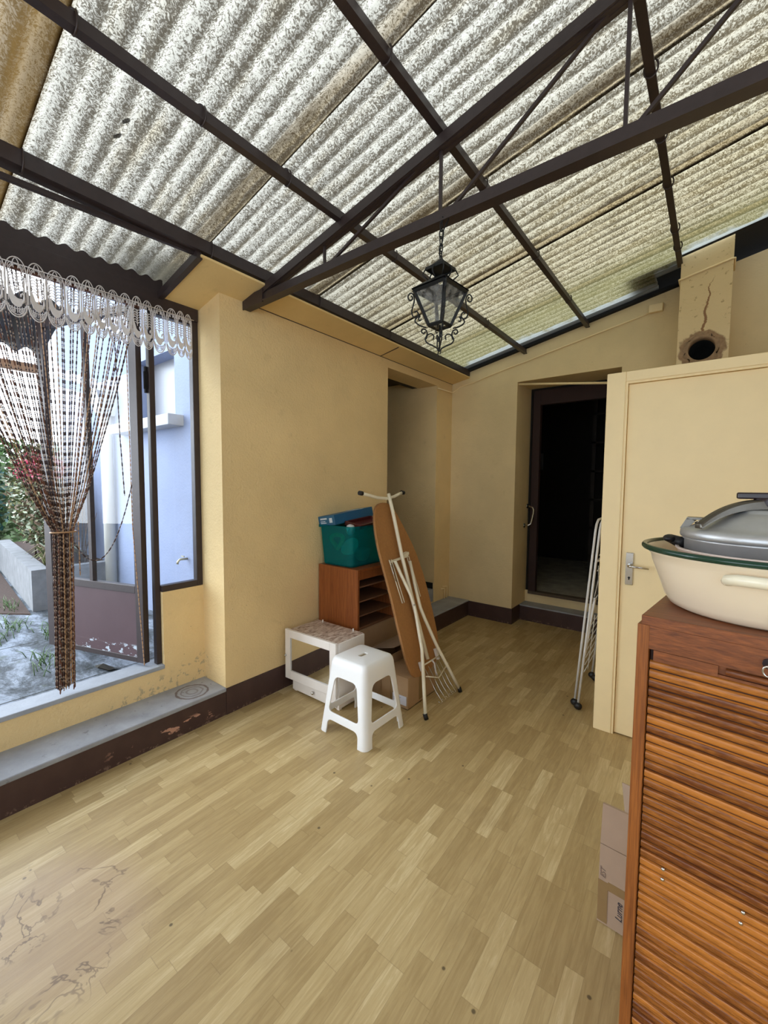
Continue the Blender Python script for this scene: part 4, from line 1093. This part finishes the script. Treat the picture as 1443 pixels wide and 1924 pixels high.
tag(bw.build('beaker', simple('jade_plastic', '35a58a', .3)), 'jade plastic beaker at the bottom of the teal crate', 'cup')
b = MB(); rg = random.Random(4)
for k in range(26):
    a = 2*PI*k/26; c = Vector((-2.22 + .05*cos(a), 2.27 + .02*sin(a*2), 1.02+.05*sin(a))); b.ball(c, .017, 5)
tag(b.build('knitted_cloth', simple('lime_wool', '9cc060', .9, 0, .2, 40)), 'lime green crumpled cloth seen through the side of the teal crate', 'cloth')
# blue boxes and other things on top
M_BLUE = simple('blue_card', '235f86', .45, 0, .15, 6); M_NAVY = simple('navy_card', '2c6488', .45, 0, .1, 6); M_WPR = simple('white_print', 'cfdbe6', .6)
t = thing('product_box', (-2.2, 2.4, 1.14), 'flat blue carton lying across the top of the teal crate against the wall', 'box')
Mx = Matrix.Translation((-2.335, 2.20, 1.13)) @ Matrix.Rotation(rad(6), 4, 'X') @ Matrix.Rotation(rad(-8), 4, 'Y')
MB().box((.0, 0, 0), (.17, .44, .075), M=Mx).build('box_body', M_BLUE, t, bevel=.001)
MB().box((-.001, .30, .0745), (.1705, .335, .0765), M=Mx).build('white_stripe', M_WPR, t); MB().box((-.001, -.0012, .001), (.171, -.0005, .074), M=Mx).build('end_panel', M_NAVY, t)
pr = MB()
for (p, z, L, h) in ((.02, .047, .07, .012), (.02, .03, .05, .006), (.02, .018, .06, .006), (.115, .02, .03, .035)): pr.box((p, -.0022, z), (p+L, -.0012, z+h), M=Mx)
pr.build('print', M_WPR, t)
Mx = Matrix.Translation((-2.145, 2.27, 1.150)) @ Matrix.Rotation(rad(3), 4, 'X') @ Matrix.Rotation(rad(10), 4, 'Y') @ Matrix.Rotation(rad(6), 4, 'Z')
t = thing('wooden_tray', (-2.1, 2.4, 1.14), 'dark red-brown tray tilted on the things inside the teal crate', 'tray')
b = MB(); b.box((0, 0, 0), (.15, .33, .008), M=Mx); b.box((0, 0, 0), (.15, .012, .03), M=Mx); b.box((.138, 0, 0), (.15, .33, .03), M=Mx); b.box((0, 0, 0), (.012, .33, .03), M=Mx); b.box((0, .318, 0), (.15, .33, .03), M=Mx)
b.build('tray_body', simple('oxblood_lacquer', '5a2522', .35, 0, .15, 10), t)
o = MB().lathe([(.012, 0), (.03, .02), (.034, .05), (.026, .07), (.01, .078), (.001, .08)], (-2.05, 2.232, 1.085), 20).build('glass_jar', simple('frosted_white', 'c9ccd0', .3)); tag(o, 'small whitish jar poking out at the front of the teal crate', 'jar')

# ------------------------------------------------------------------ ironing board
I = thing('ironing_board', (-1.45, 2.37, 0), 'folded ironing board with brown underside and cream legs leaning upright', 'ironing board')
kx = (-1.85+1.33)/1.37
def ib(y, z, off): return Vector((-1.33 + off + kx*z, y, z))
prof = [(2.417, 1.322), (2.47, 1.314), (2.523, 1.268), (2.585, 1.11), (2.632, .968), (2.65, .80), (2.644, .65), (2.625, .48), (2.603, .358), (2.56, .262), (2.50, .215), (2.422, .195), (2.32, .187), (2.24, .193), (2.203, .213), (2.186, .28), (2.186, .353), (2.198, .53), (2.213, .714), (2.218, .87), (2.22, 1.014), (2.245, 1.15), (2.285, 1.255), (2.34, 1.308)]
def smooth2(pts, it=2):
    for _ in range(it):
        q = []
        for i in range(len(pts)):
            a, c = pts[i], pts[(i+1) % len(pts)]
            q += [(a[0]*.75+c[0]*.25, a[1]*.75+c[1]*.25), (a[0]*.25+c[0]*.75, a[1]*.25+c[1]*.75)]
        pts = q
    return pts
sp = smooth2(prof, 1)
nv = Vector((1, 0, -kx)).normalized()
MB().prism([ib(y, z, -.06) for y, z in sp], -nv*.016, smooth=True).build('board', M_CORK, I)
MB().prism([ib(y*1.0 + (y-2.42)*.004, z, -.0762) for y, z in sp], -nv*.004, smooth=True).build('padding', simple('tan_cover', '9a7450', .9, 0, .1, 30), I)
q = lambda y, z, o=-.02: ib(y, z, o)
# long leg with the T foot (points up)
MB().tube([q(2.452, 1.385, -.018), q(2.44, 1.25, -.018), q(2.40, .95, -.02), q(2.385, .63, -.028), q(2.375, .272, -.035)], .0135, 14).build('leg', M_CREAMT, I)
ft = MB().tube([q(2.165, 1.392, -.035), q(2.24, 1.378, -.035), q(2.33, 1.358, -.035), q(2.43, 1.350, -.035), q(2.53, 1.362, -.035), q(2.60, 1.38, -.035), q(2.655, 1.392, -.035)], .0115, 12).build('foot_bar', M_CREAMT, I)
for a, c in ((2.150, 2.180), (2.640, 2.672)): MB().tube([q(a, 1.394, -.035), q(c, 1.390, -.035)], .0155, 14).build('rubber_cap', M_RUB, ft)
# second pair of legs (feet on the floor)
MB().tube([q(2.318, .925, -.03), q(2.33, .83, -.02), q(2.352, .70, -.005), q(2.352, .62, 0), q(2.335, .53, 0), q(2.30, .36, 0), q(2.21, .16, 0), q(2.152, .028, 0)], .0115, 12).build('leg', M_CREAMT, I)
MB().tube([q(2.488, .90, -.03), q(2.455, .76, -.02), q(2.425, .66, -.005), q(2.415, .60, 0), q(2.43, .52, 0), q(2.475, .34, 0), q(2.545, .15, 0), q(2.588, .028, 0)], .0115, 12).build('leg', M_CREAMT, I)
for y in (2.148, 2.592): MB().tube([q(y, .032, 0), q(y, .0, 0)], .0145, 14).build('rubber_cap', M_RUB, I)
MB().ball(q(2.345, .635, .008), .007, 6).build('rivet', M_CHROME, I)
# sliding brackets and clips
for y0, y1 in ((2.285, 2.29), (2.495, 2.49)):
    b = MB(); s = -.042
    pts = [q(y0-.012, .935, s), q(y0+.012, .935, s), q(y1+.018, .65, s), q(y1-.006, .65, s)]
    b.tube(pts, .004, 6, closed=True); b.build('slide_rail', M_CREAMT, I)
b = MB(); b.bar(q(2.285, .92, -.045), q(2.50, .935, -.045), .012, .014); b.bar(q(2.44, .945, -.045), q(2.50, .955, -.04), .03, .02)
b.build('crossbar', M_CREAMT, I)
b = MB(); b.tube([q(2.27, .90, -.035), q(2.27, .80, -.035), q(2.285, .79, -.035), q(2.285, .91, -.035)], .0025, 6, closed=True); b.build('spring_clip', M_CHROME, I)
# iron rest
b = MB(); b.tube([q(2.29, .255, -.03), q(2.52, .255, -.03)], .005, 8); b.tube([q(2.27, .205, -.005), q(2.40, .155, -.005), q(2.555, .20, -.005)], .0042, 8)
b.build('iron_rest_bar', M_CREAMT, I)
b = MB()
for k in range(5):
    y = 2.32 + .045*k; b.tube([q(y-.01, .235, -.03), q(y+.0, .10, -.0), q(y+.0, .045, .03), q(y-.01, .035, .02), q(y-.02, .05, .015)], .0022, 6)
b.build('wire_hooks', M_CHROME, I)
MB().bar(q(2.295, .22, -.045), q(2.295, .275, -.045), .016, .02).build('end_bracket', M_WHITEW, I); MB().bar(q(2.505, .23, -.045), q(2.505, .30, -.045), .018, .02).build('end_bracket', M_WHITEW, I)
MB().tube([q(2.40, .262, -.02), q(2.41, .24, -.015), q(2.405, .19, -.02), q(2.408, .165, -.02)], .006, 8).build('cord_tie', M_LACE, I)

# ------------------------------------------------------------------ drying rack
R_ = thing('drying_rack', (-.6, 3.1, 0), 'white folded wire clothes rack leaning against the partition side', 'drying rack')
M_WT = simple('white_coated_tube', 'dcdcda', .3, 0, .04, 20)
for k, (xf, xt, yo) in enumerate(((-.655, -.56, .02), (-.625, -.535, -.02))):
    def rp(y, z): return Vector((xf + (xt-xf)*z/1.24, 2.885 + yo*(1-z/1.4) + y, z))
    MB().tube([rp(0, .05), rp(.0, .6), rp(.0, 1.17), rp(.012, 1.215), rp(.05, 1.24), rp(.12, 1.242), rp(.44, 1.242), rp(.50, 1.21), rp(.51, 1.15), rp(.51, .05)], .0075, 10).build('tube_frame', M_WT, R_)
    for y in (0, .51):
        MB().ball(rp(y, .024) + Vector((0, 0, 0)), .0235, 8, sc=(1.1, .8, 1)).build('foot', M_RUB, R_)
b = MB()
def rq(y, z, o=.02): return Vector((-.64 + .1*z/1.24 + o, 2.885 + y, z))
for z in (.28, .33, .38, .43, .48, .53, .58, .75, .95, 1.05, 1.12):
    b.tube([rq(0, z-.03), rq(.51, z+.03)], .0022, 6)
for y in (.06, .25, .45): b.tube([rq(y, .25, .03), rq(y, .62, .03)], .003, 6)
for s in ((.02, .95, .14, .75), (.14, .95, .02, .75), (.02, 1.08, .14, .98)): b.tube([rq(s[0], s[1]), rq(s[2], s[3])], .0022, 6)
b.build('drying_wires', M_WT, R_)
MB().bar(rq(.01, .36, .01), rq(.11, .72, .01), .03, .012, up=(1,0,0)).build('hinge_strip', M_WT, R_)
MB().bar(rq(.02, .98, .01), rq(.2, .98, .01), .012, .012).build('cross_brace', M_WT, R_)

# ------------------------------------------------------------------ roller-front cabinet
A = Vector((-.109, 1.0, 0)); al = rad(6.5)
MC = Matrix.Translation(A) @ Matrix.Rotation(-al, 4, 'Z')    # local x along the front, y into the cabinet
CB = thing('roller_cabinet', A, 'tall brown wooden roller-shutter cabinet at the right with a basin on top', 'cabinet')
CWd, CDp = .62, .40
MB().box((0, 0, 0), (.0215, CDp, 1.167), M=MC).build('side_panel', M_TEAK, CB, bevel=.001); MB().box((CWd-.0215, 0, 0), (CWd, CDp, 1.167), M=MC).build('side_panel', M_TEAK, CB, bevel=.001)
MB().box((.006, .003, 1.164), (CWd-.006, CDp, 1.186), M=MC).build('top_board', M_TEAKX, CB, bevel=.0015)
MB().box((.0215, .001, 1.119), (CWd-.0215, .018, 1.166), M=MC).build('top_rail', M_TEAKX, CB)
MB().box((.0215, CDp-.01, 0), (CWd-.0215, CDp, 1.16), M=MC).build('back_panel', M_TEAK, CB); MB().box((.0215, 0.002, 0), (CWd-.0215, CDp-.01, .06), M=MC).build('plinth', M_TEAKX, CB)
b = MB(); z = 1.0945; k = 0
sl = []
while z - .0195 > .06:
    zz0, zz1 = z-.0195, z; prof = [(0, zz0+.0012), (-.0036, zz0+.0026), (-.0050, zz0+.0055), (-.0053, zz0+.010), (-.0050, zz1-.0050), (-.0040, zz1-.0024), (0, zz1-.0008)]
    ring0 = [MC @ Vector((.0235, .012+p[0], p[1])) for p in prof]; ring1 = [MC @ Vector((CWd-.0235, .012+p[0], p[1])) for p in prof]
    n = len(prof); b.add(ring0+ring1, [(i, n+i, n+i+1, i+1) for i in range(n-1)], 0, True)
    z -= .0195
b.box((.0235, .012, .06), (CWd-.0235, .015, 1.118), 1, M=MC)
rs = b.build('roller_shutter', [M_SLAT, simple('dark_groove', '2a120a', .8)], CB)
pb = MB(); pb.box((.030, .003, 1.0955), (.134, .014, 1.1175), M=MC); pb.box((.134, .010, 1.0955), (CWd-.03, .014, 1.1175), M=MC); pb.box((.134, .004, 1.0955), (CWd-.03, .012, 1.1005), M=MC)
pl_ = pb.build('pull_slat', M_TEAKX, rs)
MB().tube([MC @ Vector((.145, .006, 1.109)), MC @ Vector((.30, .006, 1.109))], .006, 10).build('finger_grip', M_TEAKX, rs)
for s, zz in ((.0655, .665), (.0652, .6425), (.191, .666), (.1885, .643)):
    MB().ball(MC @ Vector((s, .0055, zz)), .0036, 6, sc=(1, .7, 1)).build('stud', M_CHROME, rs)
ky = MB().tube([MC @ Vector((.203, .001, 1.1435)), MC @ Vector((.203, -.004, 1.1435))], .009, 16).build('lock', M_BAKE, CB)
kk = MB(); kk.tube([MC @ Vector((.203, -.004, 1.1435)), MC @ Vector((.203, -.02, 1.1435))], .0022, 8)
kk.tube([MC @ Vector((.203 + .007*cos(a), -.024, 1.137 + .009*sin(a))) for a in [2*PI*i/16 for i in range(16)]], .0018, 6, closed=True); kk.build('key', M_CHROME, ky)

# ------------------------------------------------------------------ basin, inner bowl, pressure cooker
BC = Vector((.094, 1.186, 1.186))
Bs = thing('enamel_basin', BC, 'cream enamel basin with dark green rim standing on the roller cabinet', 'basin')
MB().lathe([(.001, .002), (.15, .0), (.163, .006), (.172, .02), (.186, .06), (.2, .098), (.203, .112), (.207, .116), (.212, .128), (.209, .128), (.200, .113), (.196, .1), (.183, .063), (.168, .022), (.158, .010), (.001, .008)], BC, 72).build('basin_body', M_ENAMEL, Bs)
b = MB(); b.tube([BC + Vector((.2155*cos(a), .2155*sin(a), .129)) for a in [2*PI*i/72 for i in range(72)]], .0064, 10, closed=True); b.build('rim', M_GREENRIM, Bs)
ha = rad(-88.5)
def hp(da, dr, z): 
    r = .193 + dr; return BC + Vector((r*cos(ha+da), r*sin(ha+da), z))
MB().tube([hp(-.34, -.006, .089), hp(-.345, .010, .091), hp(-.325, .020, .096), hp(-.26, .022, .098), hp(0, .024, .098), hp(.26, .022, .098), hp(.325, .020, .096), hp(.345, .010, .091), hp(.34, -.006, .089)], [.009, .010, .0115, .0125, .0125, .0125, .0115, .010, .009], 12, flat=.85).build('handle', M_HANDLEC, Bs)
IC = BC + Vector((.004, .008, .0075))
tag(MB().lathe([(.001, .001), (.12, 0), (.14, .03), (.156, .116), (.160, .119), (.160, .122), (.153, .122), (.137, .034), (.001, .004)], IC, 64).build('inner_bowl', M_PINKW), 'pinkish white plastic bowl nested inside the enamel basin', 'bowl')
PC = BC + Vector((-.006, .010, .012))
K = thing('pressure_cooker', PC, 'old aluminium pressure cooker with clamp lid sitting in the basin', 'pressure cooker')
MB().lathe([(.001, 0), (.118, 0), (.126, .006), (.132, .03), (.134, .135), (.137, .137), (.137, .141), (.001, .141)], PC, 64).build('pot', M_ALU, K)
MB().lathe([(.137, .141), (.141, .142), (.143, .147), (.142, .156), (.137, .161), (.126, .163), (.112, .170), (.085, .186), (.06, .197), (.052, .199), (.05, .203), (.04, .205), (.001, .206)], PC, 64).build('lid', M_ALU, K)
# clamp arm
ang = rad(-142); dv = Vector((cos(ang), sin(ang), 0))
b = MB(); prof = [(x/14*.137, .163 + .043*(1-abs(x/14)**2.6)) for x in range(-14, 15)]
sd = dv.cross(V).normalized()
vs = []; fs = []
for i, (s, z) in enumerate(prof):
    w = .013 + .007*(1-abs(s)/.14); h = .012 + .010*(1-abs(s)/.14)
    c = PC - dv*s + V*z
    vs += [c - sd*w, c + sd*w, c + sd*w*.6 + V*h, c - sd*w*.6 + V*h]
for i in range(len(prof)-1):
    for j in range(4): fs.append((i*4+j, i*4+(j+1) % 4, (i+1)*4+(j+1) % 4, (i+1)*4+j))
m = len(prof)-1; fs += [(3,2,1,0), (m*4, m*4+1, m*4+2, m*4+3)]
cl = b.add(vs, fs).build('clamp_arm', M_ALUD, K, bevel=.004)
kb = MB(); kb.tube([PC + V*.212, PC + V*.231], [.019, .0165], 20); kb.build('knob_stem', M_BAKE, K, bevel=.002)
kb = MB()
kd = Vector((1, 0, 0)); ks = Vector((0, 1, 0))
pp = rpoly([(-.045, -.012), (.045, -.012), (.045, .012), (-.045, .012)], .008)
kb.prism([PC + kd*p[0] + ks*p[1] + V*.228 for p in pp], V*.014); kb.build('knob_bar', M_BAKE, K, bevel=.003)
# side hook of the lid and pot handle
dv = Vector((cos(rad(177)), sin(rad(177)), 0)); sd = dv.cross(V).normalized()
for sgn in (1, -1):
    d = dv*sgn
    MB().hexa([PC + d*.128 - sd*.018 + V*.158, PC + d*.142 - sd*.018 + V*.158, PC + d*.142 + sd*.018 + V*.158, PC + d*.128 + sd*.018 + V*.158], [PC + d*.114 - sd*.018 + V*.176, PC + d*.130 - sd*.018 + V*.182, PC + d*.130 + sd*.018 + V*.182, PC + d*.114 + sd*.018 + V*.176]).bar(PC + d*.130 + V*.181, PC + d*.100 + V*.181, .036, .005).build('lid_bracket', M_ALUD, K)
    b = MB(); pts = [PC + d*.132 + V*.122, PC + d*.145 + V*.124, PC + d*.163 + V*.131]
    b.tube(pts, [.014, .013, .010], 12); b.ball(PC + d*.163 + V*.131, .012, 8, sc=(1.1, 2.2, .75)); b.build('pot_handle', M_RUB, K)
MB().tube([PC + dv*.112 - sd*.02 + V*.172, PC + dv*.105 - sd*.035 + V*.176, PC + dv*.085 - sd*.03 + V*.182], .003, 6).build('wire_clip', M_CHROME, K)

# ------------------------------------------------------------------ flattened cartons behind the roller cabinet
F = thing('flattened_carton', (-.1, 1.47, 0), 'flattened cardboard carton with tape and handwriting leaning behind the roller cabinet', 'cardboard')
def fp(s, z, o=0): return Vector((-.238 + s, 1.478 - .055*z + o - s*.06, z))
b = MB()
b.hexa([fp(0, .005), fp(.30, .005), fp(.30, .005, .008), fp(0, .005, .008)], [fp(.004, .288), fp(.30, .288), fp(.30, .288, .008), fp(.004, .288, .008)])
b.hexa([fp(.004, .291), fp(.30, .291), fp(.30, .291, .008), fp(.004, .291, .008)], [fp(.008, .432), fp(.30, .432), fp(.30, .432, .008), fp(.008, .432, .008)])
b.build('carton_panel', M_CARDP, F)
b = MB(); b.hexa([fp(.001, .012, -.0012), fp(.03, .012, -.0012), fp(.03, .012), fp(.001, .012)], [fp(.001, .16, -.0012), fp(.03, .16, -.0012), fp(.03, .16), fp(.001, .16)])
b.hexa([fp(.03, .135, -.0012), fp(.28, .135, -.0012), fp(.28, .135), fp(.03, .135)], [fp(.03, .165, -.0012), fp(.28, .165, -.0012), fp(.28, .165), fp(.03, .165)])
b.build('tape', M_TAPE, F)
def text_mesh(s, size):
    cu = bpy.data.curves.new('t', 'FONT'); cu.body = s; cu.size = size; cu.shear = .3; cu.extrude = .0003
    o = bpy.data.objects.new('t', cu); COL.objects.link(o); dg = bpy.context.evaluated_depsgraph_get(); dg.update()
    me = bpy.data.meshes.new_from_object(o.evaluated_get(dg)); bpy.data.objects.remove(o); return me
def writing(s, size, s0, z0):
    me = text_mesh(s, size)
    mb = MB()
    vs = []
    for v_ in me.vertices:     # runs upwards on the panel
        p = fp(s0 - v_.co.y, z0 + v_.co.x, -.001 - v_.co.z); vs.append(p)
    mb.add(vs, [tuple(p.vertices) for p in me.polygons]); return mb
writing('Lurne', .028, .073, .048).build('handwriting', M_INK, F)
writing('EST', .022, .022, .172).build('handwriting', simple('faded_ink', '7d6a60', .7), F)
o = MB().hexa([(-.17, 1.72, .0), (.1, 1.66, .0), (.1, 1.665, .0), (-.17, 1.725, .0)], [(-.235, 1.90, .24), (.1, 1.86, .24), (.1, 1.865, .24), (-.235, 1.905, .24)]).build('cardboard_sheet', M_CARDP)
tag(o, 'loose grey cardboard sheet standing behind the flattened carton beside the cabinet', 'cardboard')

# ------------------------------------------------------------------ camera
cam = bpy.data.cameras.new('camera'); co = bpy.data.objects.new('camera', cam); COL.objects.link(co)
yaw, pit, rol = -0.662937932, -0.064551201, 0.007957338
f = Vector((sin(yaw)*cos(pit), cos(yaw)*cos(pit), sin(pit))); rt = Vector((cos(yaw), -sin(yaw), 0)); up = rt.cross(f)
r2 = rt*cos(rol) + up*sin(rol); u2 = -rt*sin(rol) + up*cos(rol)
Mr = Matrix(((r2.x, u2.x, -f.x), (r2.y, u2.y, -f.y), (r2.z, u2.z, -f.z)))
co.matrix_world = Matrix.Translation((0, 0, 1.45)) @ Mr.to_4x4()
cam.sensor_fit = 'HORIZONTAL'; cam.sensor_width = 36; cam.lens = 787.301/1443*36; cam.clip_start = .02; cam.clip_end = 200
scene.camera = co

# ------------------------------------------------------------------ sky and settings
w = bpy.data.worlds.new('sky'); scene.world = w; w.use_nodes = True; nt = w.node_tree; nt.nodes.clear()
out = nt.nodes.new('ShaderNodeOutputWorld'); bg = nt.nodes.new('ShaderNodeBackground'); tc = nt.nodes.new('ShaderNodeTexCoord'); sx = nt.nodes.new('ShaderNodeSeparateXYZ'); rp_ = nt.nodes.new('ShaderNodeValToRGB')
nt.links.new(tc.outputs['Generated'], sx.inputs[0]); nt.links.new(sx.outputs[2], rp_.inputs[0])
e = rp_.color_ramp.elements; e[0].position = 0.0; e[0].color = (.86, .93, 1.0, 1); e[1].position = .9; e[1].color = (.80, .89, 1.0, 1)
# broad brighter lobe added to the sky on the garden side, lighting the door bay
dt = nt.nodes.new('ShaderNodeVectorMath'); dt.operation = 'DOT_PRODUCT'; dt.inputs[1].default_value = Vector((-.78, -.50, .38)).normalized(); nt.links.new(tc.outputs['Generated'], dt.inputs[0])
def wm(op, a, b):
    q = nt.nodes.new('ShaderNodeMath'); q.operation = op
    for i_, v_ in enumerate((a, b)):
        if isinstance(v_, bpy.types.NodeSocket): nt.links.new(v_, q.inputs[i_])
        else: q.inputs[i_].default_value = v_
    return q.outputs[0]
nt.links.new(rp_.outputs[0], bg.inputs[0])
nt.links.new(wm('ADD', 3.2, wm('MULTIPLY', wm('POWER', wm('MAXIMUM', dt.outputs['Value'], 0.), 5.), 9.)), bg.inputs[1])
nt.links.new(bg.outputs[0], out.inputs[0])
scene.view_settings.view_transform = 'Standard'; scene.view_settings.look = 'None'; scene.view_settings.gamma = 1; scene.view_settings.use_curve_mapping = False
scene.view_settings.exposure = 0.02
cy = scene.cycles; cy.use_denoising = True; cy.max_bounces = 14; cy.diffuse_bounces = 8; cy.glossy_bounces = 5; cy.transmission_bounces = 8; cy.transparent_max_bounces = 24; cy.caustics_reflective = False; cy.sample_clamp_indirect = 6
